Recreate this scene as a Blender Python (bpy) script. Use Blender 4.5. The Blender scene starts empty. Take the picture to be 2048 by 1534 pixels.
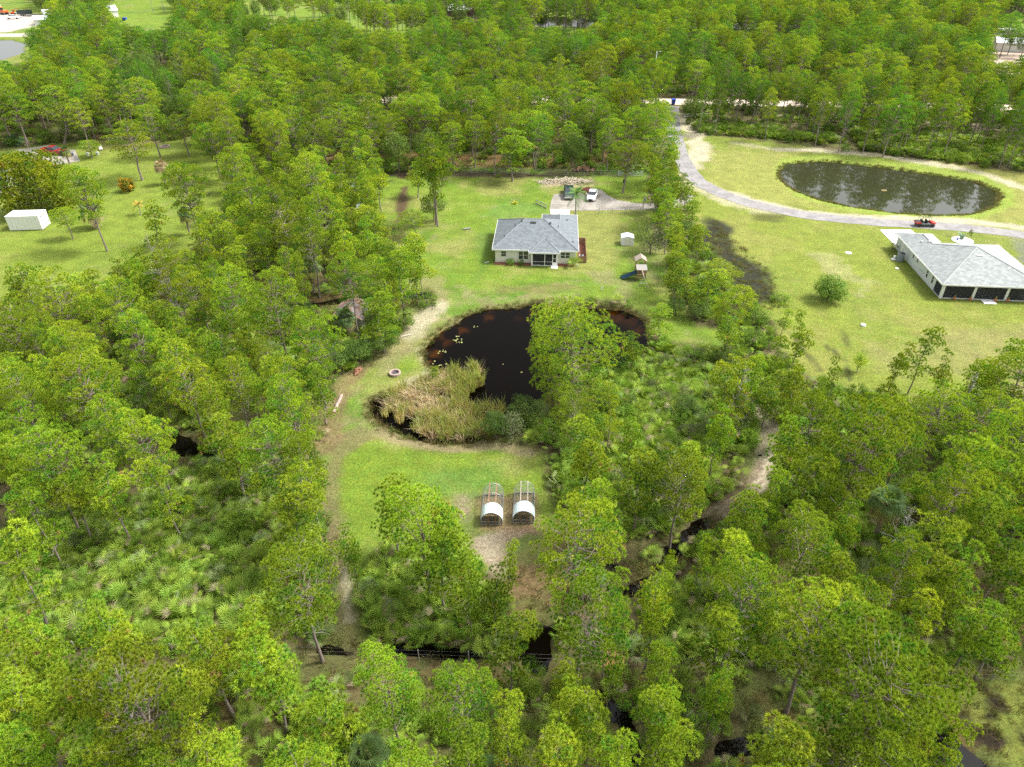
import bpy, math, random
import numpy as np
from mathutils import Matrix, Vector
from math import radians as R, sin, cos, pi

# ------------------------------------------------------------------ camera, sky, sun
FOC, PITCH, CAMH = 1419.0, R(34.3), 52.0
SC = bpy.context.scene
cam = bpy.data.cameras.new("camera")
cam.sensor_width = 36.0
cam.lens = 36.0 * FOC / 2048.0
cam.clip_start, cam.clip_end = 0.5, 4000
co = bpy.data.objects.new("camera", cam)
SC.collection.objects.link(co)
co.location = (0, 0, CAMH)
co.rotation_euler = (pi / 2 - PITCH, 0, 0)
SC.camera = co

SUN_EL, SUN_AZ = R(52), R(80)      # azimuth from +Y towards +X
world = bpy.data.worlds.new("World")
SC.world = world
world.use_nodes = True
wn = world.node_tree.nodes; wl = world.node_tree.links
sky = wn.new("ShaderNodeTexSky"); sky.sky_type = 'NISHITA'; sky.sun_disc = False
sky.sun_elevation = SUN_EL; sky.sun_rotation = SUN_AZ
sky.air_density = 1.0; sky.dust_density = 3.0; sky.ozone_density = 1.0
hs = wn.new("ShaderNodeHueSaturation"); hs.inputs['Saturation'].default_value = 0.2
bg = wn["Background"]; bg.inputs['Strength'].default_value = 0.15
wl.new(sky.outputs[0], hs.inputs['Color']); wl.new(hs.outputs[0], bg.inputs['Color'])
sl = bpy.data.lights.new("sun", 'SUN'); sl.energy = 2.5; sl.angle = R(11); sl.color = (1.0, 0.96, 0.88)
so = bpy.data.objects.new("sun", sl); SC.collection.objects.link(so)
sdir = Vector((sin(SUN_AZ) * cos(SUN_EL), cos(SUN_AZ) * cos(SUN_EL), sin(SUN_EL)))
so.rotation_euler = sdir.to_track_quat('Z', 'Y').to_euler()
so.location = (60, 0, 90)
SC.view_settings.view_transform = 'Standard'; SC.view_settings.look = 'None'
SC.view_settings.gamma = 1.0; SC.view_settings.exposure = 1.33
SC.view_settings.use_curve_mapping = False
SC.cycles.use_denoising = False; SC.cycles.use_adaptive_sampling = False
SC.cycles.sample_clamp_indirect = 4; SC.cycles.max_bounces = 6; SC.cycles.diffuse_bounces = 4; SC.cycles.glossy_bounces = 3
SC.cycles.transmission_bounces = 4; SC.cycles.transparent_max_bounces = 8

# ------------------------------------------------------------------ coordinates
SP, CP = sin(PITCH), cos(PITCH)
def G(u, v, h=0.0):
    """real position at height h seen along the sight line u, v of the survey"""
    dx, dy = (u - 1024) / FOC, (767 - v) / FOC
    t = (CAMH - h) / (SP - dy * CP)
    return (dx * t, t * (CP + dy * SP), h)
def P(x, y, z):
    zc = y * CP + (CAMH - z) * SP
    return 1024 + FOC * x / zc, 767 - FOC * (y * SP - (CAMH - z) * CP) / zc, zc
def GP(poly): return np.array([G(*p)[:2] for p in poly])
def inside(px, py, poly):
    r = np.zeros(px.shape, bool); n = len(poly); j = n - 1
    for i in range(n):
        xi, yi = poly[i]; xj, yj = poly[j]
        c = ((yi > py) != (yj > py)) & (px < (xj - xi) * (py - yi) / ((yj - yi) + 1e-12) + xi)
        r ^= c; j = i
    return r
def sdist(px, py, poly):
    """signed distance, positive inside"""
    d = np.full(px.shape, 1e9); n = len(poly)
    for i in range(n):
        ax, ay = poly[i]; bx, by = poly[(i + 1) % n]
        ex, ey = bx - ax, by - ay
        t = np.clip(((px - ax) * ex + (py - ay) * ey) / (ex * ex + ey * ey + 1e-9), 0, 1)
        d = np.minimum(d, (px - ax - t * ex) ** 2 + (py - ay - t * ey) ** 2)
    d = np.sqrt(d)
    return np.where(inside(px, py, poly), d, -d)
def ldist(px, py, line):
    d = np.full(px.shape, 1e9)
    for i in range(len(line) - 1):
        ax, ay = line[i]; bx, by = line[i + 1]
        ex, ey = bx - ax, by - ay
        t = np.clip(((px - ax) * ex + (py - ay) * ey) / (ex * ex + ey * ey + 1e-9), 0, 1)
        d = np.minimum(d, (px - ax - t * ex) ** 2 + (py - ay - t * ey) ** 2)
    return np.sqrt(d)
def vnoise(x, y, s):
    xi = np.floor(x).astype(np.int64); yi = np.floor(y).astype(np.int64)
    fx, fy = x - xi, y - yi; fx = fx * fx * (3 - 2 * fx); fy = fy * fy * (3 - 2 * fy)
    def h(a, b):
        n = (a * 374761393 + b * 668265263 + s * 974634) & 0xffffffff
        n = ((n ^ (n >> 13)) * 1274126177) & 0xffffffff
        return ((n ^ (n >> 16)) & 0xffff) / 65535.0
    return (h(xi, yi) * (1 - fx) + h(xi + 1, yi) * fx) * (1 - fy) + (h(xi, yi + 1) * (1 - fx) + h(xi + 1, yi + 1) * fx) * fy
def fbm(x, y, sc, s=0, o=4):
    r = 0; a = .5; t = 0
    for k in range(o):
        r = r + a * vnoise(x / sc + 17.3 * k, y / sc - 9.1 * k, s + k); t += a; a *= .5; sc *= .5
    return r / t

# ------------------------------------------------------------------ objects
def tag(o, label=None, cat=None, group=None, kind=None):
    if label: o["label"] = label
    if cat: o["category"] = cat
    if group: o["group"] = group
    if kind: o["kind"] = kind
    return o
def link(o, parent=None):
    SC.collection.objects.link(o)
    if parent is not None: o.parent = parent
    return o
def thing(name, loc, label, cat, rz=0.0, group=None):
    o = bpy.data.objects.new(name, None); o.empty_display_size = .3
    o.location = loc; o.rotation_euler = (0, 0, rz)
    return tag(link(o), label, cat, group)
def mesh_np(name, V, F, mats, mi=None, col=None, smooth=False):
    V = np.asarray(V, np.float32); F = np.asarray(F, np.int32)
    k = F.shape[1]
    me = bpy.data.meshes.new(name)
    me.vertices.add(len(V)); me.vertices.foreach_set('co', V.ravel())
    me.loops.add(F.size); me.loops.foreach_set('vertex_index', F.ravel())
    me.polygons.add(len(F)); me.polygons.foreach_set('loop_start', np.arange(0, F.size, k, dtype=np.int32))
    if mi is not None: me.polygons.foreach_set('material_index', np.asarray(mi, np.int32))
    if smooth is True: me.polygons.foreach_set('use_smooth', np.ones(len(F), bool))
    elif smooth is not False: me.polygons.foreach_set('use_smooth', np.asarray(smooth, bool))
    if col is not None:
        a = me.color_attributes.new('col', 'FLOAT_COLOR', 'POINT')
        c = np.ones((len(V), 4), np.float32); c[:, :3] = col; a.data.foreach_set('color', c.ravel())
    for m in mats: me.materials.append(m)
    me.update(calc_edges=True)
    return me
class MB:
    """collects shapes and links them as ONE mesh object"""
    def __init__(s): s.v = []; s.f = []
    def poly(s, pts, flip=False):
        n = len(s.v); s.v += [tuple(p) for p in pts]
        ix = list(range(n, n + len(pts))); s.f.append(ix[::-1] if flip else ix); return s
    def box(s, x0, y0, z0, x1, y1, z1, rot=None, at=None):
        n = len(s.v); p = [(x, y, z) for z in (z0, z1) for x, y in ((x0, y0), (x1, y0), (x1, y1), (x0, y1))]
        if rot: p = [tuple(rot @ Vector(q)) for q in p]
        if at: p = [(q[0] + at[0], q[1] + at[1], q[2] + at[2]) for q in p]
        s.v += p
        s.f += [[n + i for i in f] for f in ((3, 2, 1, 0), (4, 5, 6, 7), (0, 1, 5, 4), (1, 2, 6, 5), (2, 3, 7, 6), (3, 0, 4, 7))]
        return s
    def prism(s, pts, z0, z1):
        """outline in xy, counter-clockwise"""
        n = len(s.v); k = len(pts)
        s.v += [(p[0], p[1], z0) for p in pts] + [(p[0], p[1], z1) for p in pts]
        s.f.append([n + i for i in range(k)][::-1]); s.f.append([n + k + i for i in range(k)])
        for i in range(k): s.f.append([n + i, n + (i + 1) % k, n + k + (i + 1) % k, n + k + i])
        return s
    def slab(s, pts, t):
        """planar polygon pts thickened downward by t"""
        n = len(s.v); k = len(pts)
        s.v += [tuple(p) for p in pts] + [(p[0], p[1], p[2] - t) for p in pts]
        s.f.append([n + i for i in range(k)]); s.f.append([n + k + i for i in range(k)][::-1])
        for i in range(k): s.f.append([n + i, n + k + i, n + k + (i + 1) % k, n + (i + 1) % k])
        return s
    def tube(s, pts, rad, ns=6, caps=True):
        pts = [Vector(p) for p in pts]; rr = rad if isinstance(rad, (list, tuple)) else [rad] * len(pts)
        n = len(s.v); m = len(pts)
        for i, p in enumerate(pts):
            d = (pts[min(i + 1, m - 1)] - pts[max(i - 1, 0)]).normalized()
            a = d.orthogonal().normalized() if i == 0 else (a - d * a.dot(d)).normalized()
            b = d.cross(a)
            for k in range(ns):
                t = 2 * pi * k / ns; q = p + (a * cos(t) + b * sin(t)) * rr[i]; s.v.append(tuple(q))
        for i in range(m - 1):
            for k in range(ns):
                s.f.append([n + i * ns + k, n + i * ns + (k + 1) % ns, n + (i + 1) * ns + (k + 1) % ns, n + (i + 1) * ns + k])
        if caps:
            s.f.append([n + k for k in range(ns)][::-1]); s.f.append([n + (m - 1) * ns + k for k in range(ns)])
        return s
    def lathe(s, prof, ns=16, at=(0, 0, 0)):
        n = len(s.v); m = len(prof)
        for r, z in prof:
            for k in range(ns): t = 2 * pi * k / ns; s.v.append((at[0] + r * cos(t), at[1] + r * sin(t), at[2] + z))
        for i in range(m - 1):
            for k in range(ns): s.f.append([n + i * ns + k, n + i * ns + (k + 1) % ns, n + (i + 1) * ns + (k + 1) % ns, n + (i + 1) * ns + k])
        s.f.append([n + k for k in range(ns)][::-1]); s.f.append([n + (m - 1) * ns + k for k in range(ns)])
        return s
    def loft(s, rings):
        n = len(s.v); k = len(rings[0])
        for r in rings: s.v += [tuple(p) for p in r]
        for i in range(len(rings) - 1):
            for j in range(k): s.f.append([n + i * k + j, n + i * k + (j + 1) % k, n + (i + 1) * k + (j + 1) % k, n + (i + 1) * k + j])
        s.f.append([n + j for j in range(k)][::-1]); s.f.append([n + (len(rings) - 1) * k + j for j in range(k)])
        return s
    def mesh(s, name, mat, bevel=0, smooth=False):
        me = bpy.data.meshes.new(name); me.from_pydata(s.v, [], s.f); me.materials.append(mat)
        if smooth:
            for p in me.polygons: p.use_smooth = True
        me.update(); return me
    def build(s, name, mat, parent=None, bevel=0, smooth=False):
        o = bpy.data.objects.new(name, s.mesh(name, mat, smooth=smooth))
        if bevel:
            m = o.modifiers.new('bevel', 'BEVEL'); m.width = bevel; m.segments = 2; m.limit_method = 'ANGLE'; m.angle_limit = R(40)
        return link(o, parent)
def cyl(r, z0, z1, ns=16, at=(0, 0, 0)): return MB().lathe([(r, z0), (r, z1)], ns, at)

# ------------------------------------------------------------------ materials
def newmat(name):
    m = bpy.data.materials.new(name); m.use_nodes = True
    return m, m.node_tree.nodes, m.node_tree.links, m.node_tree.nodes['Principled BSDF']
def mat(name, c, rough=.7, metal=0.0, var=.12, sc=6.0, bump=.0, bsc=30.0, spec=.5, c2=None, csc=2.0, coat=0.0):
    m, n, l, b = newmat(name)
    b.inputs['Roughness'].default_value = rough; b.inputs['Metallic'].default_value = metal
    b.inputs['Specular IOR Level'].default_value = spec; b.inputs['Coat Weight'].default_value = coat
    tc = n.new('ShaderNodeTexCoord')
    nz = n.new('ShaderNodeTexNoise'); nz.inputs['Scale'].default_value = sc; nz.inputs['Detail'].default_value = 6; nz.inputs['Roughness'].default_value = .65
    l.new(tc.outputs['Object'], nz.inputs['Vector'])
    rp = n.new('ShaderNodeMapRange'); rp.inputs['From Min'].default_value = .3; rp.inputs['From Max'].default_value = .7
    rp.inputs['To Min'].default_value = 1 - var; rp.inputs['To Max'].default_value = 1 + var
    l.new(nz.outputs['Fac'], rp.inputs['Value'])
    mx = n.new('ShaderNodeMix'); mx.data_type = 'RGBA'; mx.blend_type = 'MULTIPLY'; mx.inputs['Factor'].default_value = 1
    mx.inputs[6].default_value = (*c, 1)
    if c2:
        n2 = n.new('ShaderNodeTexNoise'); n2.inputs['Scale'].default_value = csc; n2.inputs['Detail'].default_value = 4; l.new(tc.outputs['Object'], n2.inputs['Vector'])
        r2 = n.new('ShaderNodeMapRange'); r2.inputs['From Min'].default_value = .42; r2.inputs['From Max'].default_value = .6; l.new(n2.outputs['Fac'], r2.inputs['Value'])
        m2 = n.new('ShaderNodeMix'); m2.data_type = 'RGBA'; m2.inputs[6].default_value = (*c, 1); m2.inputs[7].default_value = (*c2, 1)
        l.new(r2.outputs[0], m2.inputs['Factor']); l.new(m2.outputs[2], mx.inputs[6])
    l.new(rp.outputs[0], mx.inputs[7]); l.new(mx.outputs[2], b.inputs['Base Color'])
    if bump:
        nb = n.new('ShaderNodeTexNoise'); nb.inputs['Scale'].default_value = bsc; nb.inputs['Detail'].default_value = 4; l.new(tc.outputs['Object'], nb.inputs['Vector'])
        bp = n.new('ShaderNodeBump'); bp.inputs['Strength'].default_value = bump; bp.inputs['Distance'].default_value = .05
        l.new(nb.outputs['Fac'], bp.inputs['Height']); l.new(bp.outputs[0], b.inputs['Normal'])
    return m
def leafmat(name, trans=.3, rough=.55, hv=.016, vv=.42, gain=(1, 1, 1)):
    """colour from the mesh attribute, varied tree by tree; thin leaves let some light through"""
    m, n, l, b = newmat(name)
    at = n.new('ShaderNodeAttribute'); at.attribute_name = 'col'
    oi = n.new('ShaderNodeObjectInfo')
    h = n.new('ShaderNodeHueSaturation')
    a = n.new('ShaderNodeMapRange'); a.inputs['To Min'].default_value = .5 - hv; a.inputs['To Max'].default_value = .5 + hv * .7
    v = n.new('ShaderNodeMapRange'); v.inputs['To Min'].default_value = 1 - vv * .7; v.inputs['To Max'].default_value = 1 + vv * .6
    wnz = n.new('ShaderNodeTexWhiteNoise'); wnz.noise_dimensions = '1D'
    l.new(oi.outputs['Random'], a.inputs['Value']); l.new(oi.outputs['Random'], wnz.inputs['W']); l.new(wnz.outputs['Value'], v.inputs['Value'])
    l.new(a.outputs[0], h.inputs['Hue']); l.new(v.outputs[0], h.inputs['Value']); l.new(at.outputs['Color'], h.inputs['Color'])
    l.new(h.outputs[0], b.inputs['Base Color'])
    b.inputs['Roughness'].default_value = rough; b.inputs['Specular IOR Level'].default_value = .1
    tr = n.new('ShaderNodeBsdfTranslucent')
    g = n.new('ShaderNodeMix'); g.data_type = 'RGBA'; g.blend_type = 'MULTIPLY'; g.inputs['Factor'].default_value = 1; g.inputs[7].default_value = (1.25, 1.15, .55, 1)
    l.new(h.outputs[0], g.inputs[6]); l.new(g.outputs[2], tr.inputs['Color'])
    ms = n.new('ShaderNodeMixShader'); ms.inputs[0].default_value = trans
    l.new(b.outputs[0], ms.inputs[1]); l.new(tr.outputs[0], ms.inputs[2]); l.new(ms.outputs[0], n['Material Output'].inputs['Surface'])
    return m
M = {}
M['needle'] = leafmat('pine_needles', .3)
M['leaf'] = leafmat('broad_leaves', .3)
M['frond'] = leafmat('palm_fronds', .25, .5)
M['reed'] = leafmat('reeds', .25, .7, .02, .25)
M['bark'] = mat('pine_bark', (.17, .135, .12), .9, var=.3, sc=5, bump=.6, bsc=14, c2=(.25, .21, .19), csc=4)
M['palmbark'] = mat('palm_bark', (.22, .17, .12), .9, var=.35, sc=6, bump=.8, bsc=10)

# ------------------------------------------------------------------ ground zones (colours are the ground's own)
LAWN = (.122, .185, .02); LUSH = (.082, .16, .018); DRY = (.225, .205, .075); TAN = (.22, .18, .10); SAND = (.42, .37, .27)
FLOOR = (.10, .085, .04); ROUGH = (.105, .125, .035); MUCK = (.022, .016, .011); STRAW = (.15, .072, .038); MARSH = (.12, .14, .035); DIRT = (.2, .15, .1); GRAVEL = (.3, .28, .26)
YARD = [(700, 352), (1290, 352), (1310, 425), (1310, 470), (1335, 510), (1345, 600), (1400, 650), (1460, 660), (1450, 700), (1340, 700), (1290, 640), (1250, 600), (1040, 600), (900, 640), (850, 690), (872, 745), (800, 775), (736, 800), (736, 835), (820, 888), (960, 892), (1000, 885), (1095, 905), (1105, 960), (1105, 1060), (1090, 1120), (1010, 1150), (900, 1110), (760, 1100), (720, 1180), (745, 1290), (700, 1320), (650, 1310), (680, 1180), (670, 1080), (640, 1000), (632, 940), (645, 880), (660, 830), (672, 760), (735, 735), (795, 690), (815, 645), (760, 600), (690, 560), (690, 480), (700, 420), (700, 352)]
RLAWN = [(1330, 225), (1395, 270), (1560, 285), (1700, 307), (1900, 330), (2300, 372), (2500, 760), (2060, 790), (1860, 790), (1760, 800), (1650, 775), (1560, 700), (1540, 640), (1490, 600), (1400, 480), (1380, 420), (1340, 400), (1330, 300)]
LLAWN = [(-200, 330), (0, 300), (150, 285), (230, 280), (330, 285), (440, 262), (450, 390), (430, 450), (360, 510), (240, 560), (100, 590), (-300, 620)]
ROAD = [G(u, v)[:2] for u, v in ((1345, 212), (1344, 235), (1349, 270), (1360, 310), (1378, 345), (1405, 370), (1460, 395), (1530, 415), (1620, 432), (1720, 442), (1830, 449), (1930, 455), (2048, 470), (2250, 505), (2450, 560))]
FARROAD = [G(u, v)[:2] for u, v in ((700, 200), (1100, 199), (1335, 203), (1500, 206), (1750, 209), (2048, 216), (2500, 228))]
POND1 = [(846, 700), (862, 672), (905, 648), (930, 630), (975, 615), (1035, 612), (1075, 602), (1110, 612), (1200, 615), (1250, 618), (1288, 636), (1303, 670), (1298, 710), (1265, 742), (1215, 756), (1170, 750), (1130, 755), (1085, 800), (1045, 845), (985, 872), (945, 885), (880, 884), (820, 874), (765, 848), (736, 825), (738, 800), (765, 790), (830, 770), (872, 745), (850, 722)]
POND2 = [(1556, 342), (1572, 326), (1640, 320), (1720, 328), (1800, 338), (1880, 350), (1950, 361), (1992, 378), (2002, 393), (1988, 413), (1945, 428), (1870, 429), (1790, 425), (1700, 412), (1640, 399), (1590, 380), (1562, 360)]
POND3 = [(-60, 80), (20, 80), (48, 86), (44, 104), (10, 118), (-80, 122)]
POND4 = [(1035, 42), (1060, 34), (1120, 33), (1185, 38), (1205, 44), (1180, 52), (1120, 51), (1080, 52)]
POND5 = [(1860, 1400), (1905, 1440), (1935, 1490), (1990, 1534), (2050, 1600), (1900, 1660), (1780, 1560), (1800, 1460)]
DITCHES = [  # narrow dark channels: line, half width
    ([(340, 878), (400, 900), (440, 912), (480, 932)], 1.0),
    ([(780, 1298), (880, 1302), (950, 1308)], .55),
    ([(640, 1296), (700, 1304)], .3), ([(1040, 1300), (1085, 1270), (1130, 1240)], .7),
    ([(1080, 1268), (1085, 1300), (1075, 1325)], 1.1),
    ([(1150, 1160), (1200, 1180), (1260, 1180), (1310, 1150), (1360, 1085), (1410, 1040)], .6),
    ([(1215, 1130), (1260, 1135), (1310, 1125)], .35),
    ([(560, 612), (640, 606), (700, 595), (790, 585), (850, 590)], .9),
    ([(380, 706), (440, 690), (500, 678), (600, 668)], .7),
    ([(670, 1450), (700, 1470), (690, 1500)], .9),
    ([(1200, 1400), (1250, 1440), (1270, 1500), (1280, 1560)], .7),
    ([(1520, 905), (1490, 905), (1480, 890)], .6),
    ([(1640, 1040), (1665, 1060), (1700, 1090)], .8),
    ([(1440, 1500), (1500, 1490), (1560, 1530)], .6),
]
def pondfields(x, y):
    """depth of water bodies, metres (positive = below the bank)"""
    d = np.zeros(x.shape)
    w = (fbm(x, y, 3.0, 5) - .5)
    for pl, dep, sl in ((POND1, 1.7, .55), (POND2, 2.0, .5), (POND3, 1.5, .4), (POND4, 1.2, .4), (POND5, 1.5, .5)):
        s = sdist(x, y, GP(pl)) + w * (.9 if pl is POND1 else .6) + .4
        d = np.maximum(d, np.clip(s * sl, 0, dep))
    for ln, hw in DITCHES:
        s = hw * (1 + 2.4 * w) + .9 * (fbm(x, y, 1.2, 8) - .5) + .45 - ldist(x, y, [G(*p)[:2] for p in ln])
        d = np.maximum(d, np.clip(s * .6, 0, .8))
    return d
def mixc(c, col, a): return c * (1 - a[..., None]) + np.array(col) * a[..., None]
def ss(x, a, b): t = np.clip((x - a) / (b - a), 0, 1); return t * t * (3 - 2 * t)
def gheight(x, y, dep=None):
    if dep is None: dep = pondfields(x, y)
    wood = 1 - np.maximum.reduce([ss(sdist(x, y, GP(p)), -1, 2) for p in (YARD, RLAWN, LLAWN)])
    rd = np.minimum(ldist(x, y, FARROAD) - 4, ldist(x, y, ROAD) - 3)
    return -dep + wood * ss(rd, 1, 4) * (fbm(x, y, 5, 3) - .5) * .25 - .02
def gcolor(x, y, dep):
    n1 = fbm(x, y, 14, 11); n2 = fbm(x, y, 5, 23); n3 = fbm(x, y, 1.8, 37, 3); n4 = fbm(x, y, 40, 51, 3)
    c = np.zeros(x.shape + (3,)) + np.array(FLOOR)
    c = mixc(c, ROUGH, ss(n2 * .6 + n1 * .4, .42, .62)); c = mixc(c, STRAW, ss(n3 * .5 + n2 * .5, .55, .68) * .7)
    c = mixc(c, (.06, .075, .02), ss(n3, .55, .75) * .5)
    def zone(poly, cols, soft=1.0, edge=1.5, amt=1.0):
        nonlocal c
        a = ss(sdist(x, y, GP(poly)) + (n2 - .5) * edge * 2 + (n3 - .5) * edge, -soft, soft) * amt
        c = c * (1 - a[..., None]) + cols * a[..., None]
    lawn = np.zeros(x.shape + (3,)) + np.array(LAWN)
    lawn = mixc(lawn, LUSH, ss(n1, .5, .72) * .8)
    lawn = mixc(lawn, DRY, ss(n2 * .45 + n4 * .55, .5, .66) * .55)
    lawn = mixc(lawn, TAN, ss(n3 * .5 + n1 * .5, .6, .74) * .5)
    mow = lambda a_, per: np.sin((x * cos(a_) + y * sin(a_) + (n1 - .5) * 5) * 2 * pi / per)
    lawn = lawn * (1 + .085 * np.where(y > 120, np.where(x < -20, mow(1.25, 3.6), 0), mow(1.4, 2.2) * .7))[..., None]
    K = lambda col: np.zeros(x.shape + (3,)) + np.array(col)
    far = ss(y, 160, 260)
    # pale open woods far off: grassy floor
    zone([(330, -60), (760, -60), (870, 20), (870, 66), (700, 90), (500, 70), (300, 110), (120, 150), (0, 170), (-300, 170), (-300, -60)], lawn, 3, 3)
    zone([(1000, -20), (1240, -20), (1230, 62), (1060, 70), (1000, 50)], lawn, 2, 2)
    zone([(1880, 25), (2300, 25), (2300, 120), (1960, 120), (1860, 60)], lawn, 2, 2)
    zone([(-100, 20), (75, 28), (78, 50), (30, 62), (-100, 72)], K((.42, .38, .33)), .8, 1)
    zone([(-100, 66), (60, 66), (60, 73), (-100, 74)], K((.45, .41, .36)), .5, .3)
    zone([(590, 70), (640, 76), (640, 82), (590, 78)], K(SAND), .5, .3)
    zone([(1960, 90), (2200, 84), (2200, 150), (1940, 150)], K((.42, .33, .26)), 1, 1.5)
    zone(YARD, lawn); zone(RLAWN, lawn); zone(LLAWN, lawn)
    zone(RLAWN, K((.19, .20, .04)), 1, 1.5, .5); zone(LLAWN, K((.165, .20, .032)), 1, 1.5, .5)
    # strip of rough grass and straw beyond the back fence
    zone([(600, 300), (900, 290), (1290, 300), (1300, 350), (600, 350)], mixc(K(ROUGH), LUSH, ss(n2, .4, .6)), 3, 4, .8)
    zone([(640, 300), (860, 305), (1060, 312), (1280, 295), (1280, 318), (1100, 335), (960, 332), (640, 335)], K(STRAW), 3, 4, .75)
    zone([(640, 338), (1050, 345), (1110, 352), (1050, 356), (640, 347)], K((.07, .05, .035)), .6, .8, .85)
    # right lawn: dry yellow, sandy sweeps
    zone([(1400, 300), (1560, 300), (1700, 315), (2100, 350), (2300, 450), (2000, 450), (1500, 410), (1400, 360)], K((.24, .235, .07)), 3, 4, .55)
    zone([(1548, 350), (1560, 315), (1640, 306), (1800, 320), (1960, 345), (2030, 380), (2030, 410), (1960, 440), (1860, 440), (1700, 424), (1590, 392)], mixc(K((.16, .24, .03)), (.22, .27, .05), n3), .8, .7, .85)
    for ln, hw, cl, am in (([(1345, 228), (1385, 262), (1400, 300), (1385, 330)], 3.0, SAND, .8), ([(1370, 350), (1400, 375), (1460, 400), (1530, 420)], 2.9, SAND, .55),
                           ([(1440, 380), (1530, 408), (1620, 425), (1720, 434), (1830, 438), (1950, 443), (2048, 455), (2200, 480)], 1.5, SAND, .85),
                           ([(1560, 298), (1630, 300), (1760, 310), (1880, 330), (1960, 345), (2030, 370), (2100, 400)], 1.7, SAND, .75),
                           ([(1470, 285), (1560, 300), (1640, 297)], 1.5, SAND, .4),
                           ([(1560, 232), (1700, 237), (1850, 244), (2050, 254)], 1.6, (.42, .34, .26), .85),
                           ([(1640, 240), (1850, 250), (2050, 262)], .9, (.42, .34, .26), .5),
                           ([(870, 560), (850, 640), (800, 700), (770, 740)], 2.0, TAN, .5), ([(870, 615), (845, 640), (820, 670)], 1.7, SAND, .55),
                           ([(840, 700), (870, 740), (800, 770)], .8, SAND, .35),
                           ([(720, 870), (680, 900), (660, 960), (670, 1060), (680, 1160), (700, 1300)], 1.5, (.15, .13, .06), .75), ([(720, 740), (690, 770), (670, 830), (650, 900)], 1.2, (.16, .10, .06), .6),
                           ([(690, 1140), (700, 1240)], .5, SAND, .5), ([(760, 860), (830, 890), (900, 900), (1000, 892), (1060, 905)], .9, TAN, .8),
                           ([(1530, 930), (1500, 985), (1440, 1020), (1380, 1070)], 1.1, (.2, .16, .11), .9), ([(1510, 800), (1535, 850), (1540, 920)], 1.3, (.24, .21, .15), .7),
                           ([(1545, 900), (1525, 950), (1505, 975)], .22, SAND, .8), ([(1560, 905), (1540, 950), (1518, 985)], .22, SAND, .8)):
        s = hw - ldist(x, y, [G(*p)[:2] for p in ln]) + (n2 - .5) * hw * 1.4 + (n3 - .5) * hw * .8
        c = mixc(c, cl, ss(s, -.3 * hw, .5 * hw) * am)
    # burnt-dark wet meadow between the two lawns, marsh and bare places
    zone([(1415, 430), (1462, 455), (1460, 500), (1545, 545), (1560, 600), (1500, 625), (1440, 560), (1400, 500)], mixc(K((.022, .022, .018)), (.06, .075, .02), ss(n3, .5, .75)), 1, 1.5, .95)
    zone([(1515, 425), (1570, 430), (1560, 445), (1510, 442)], K((.06, .06, .02)), 1, 1.5, .7)
    zone([(1475, 640), (1550, 640), (1545, 690), (1500, 720), (1470, 690)], mixc(K((.035, .025, .015)), ROUGH, ss(n3, .45, .7)), 1, 1.5, .9)
    zone([(2020, 480), (2100, 480), (2150, 560), (2048, 540)], K((.14, .15, .11)), 1, 2, .8)
    zone([(1870, 1360), (2300, 1350), (2300, 1700), (2050, 1560), (1960, 1480)], mixc(K((.13, .155, .03)), MUCK, ss(n3, .56, .7)), .8, 1, .95)
    zone([(905, 985), (950, 990), (960, 1060), (1075, 1060), (1080, 1090), (1060, 1130), (1000, 1170), (930, 1110)], mixc(K((.24, .18, .13)), (.11, .14, .04), ss(n3, .4, .58)), .7, 1, .85)
    zone([(955, 985), (1075, 985), (1078, 1062), (955, 1065)], K((.24, .15, .10)), .6, .7, .7)
    zone([(940, 1060), (1005, 1065), (1000, 1150), (945, 1110)], mixc(K((.32, .28, .2)), (.10, .13, .035), ss(n3, .45, .55)), .5, .8, .6)
    zone([(1010, 1120), (1100, 1080), (1230, 1130), (1330, 1150), (1300, 1230), (1120, 1260), (1040, 1240), (1000, 1180)], mixc(K((.15, .10, .05)), (.11, .11, .035), ss(n3, .4, .6)), 1, 1.5, .85)
    zone([(700, 1290), (900, 1270), (1100, 1240), (1400, 1300), (1400, 1420), (600, 1400), (620, 1320)], mixc(K((.12, .085, .04)), (.09, .10, .03), ss(n3, .4, .65)), 1, 1.5, .6)
    zone([(380, 690), (700, 600), (860, 575), (860, 605), (600, 660), (400, 730)], mixc(K((.08, .065, .025)), MARSH, ss(n3, .4, .6)), 1, 1.5, .85)
    zone([(330, 860), (500, 900), (520, 960), (400, 920)], mixc(K((.12, .09, .05)), MARSH, ss(n3, .5, .7)), .8, 1, .9)
    zone([(800, 375), (818, 370), (812, 430), (795, 445), (793, 425)], K((.075, .045, .03)), .5, .7, .9)
    zone([(790, 345), (840, 345), (835, 360), (800, 358)], K((.07, .04, .03)), .6, .8, .8)
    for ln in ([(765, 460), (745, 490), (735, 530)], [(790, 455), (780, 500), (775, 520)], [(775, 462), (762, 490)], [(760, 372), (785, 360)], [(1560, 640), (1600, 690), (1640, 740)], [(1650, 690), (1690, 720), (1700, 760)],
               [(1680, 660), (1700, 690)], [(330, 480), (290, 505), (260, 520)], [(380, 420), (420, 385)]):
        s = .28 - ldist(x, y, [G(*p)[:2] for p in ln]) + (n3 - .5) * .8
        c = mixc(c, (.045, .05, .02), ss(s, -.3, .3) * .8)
    zone([(1085, 356), (1185, 354), (1190, 372), (1080, 374)], mixc(K((.34, .27, .18)), (.12, .12, .05), ss(n3, .5, .62)), 1, 1.5, .85)
    zone([(960, 430), (1010, 405), (1090, 402), (1105, 425), (1000, 438)], K((.11, .19, .032)), .6, .8, .8)
    zone([(950, 470), (985, 440), (985, 530), (950, 560)], K((.085, .155, .025)), 1, 1, .7)
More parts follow.
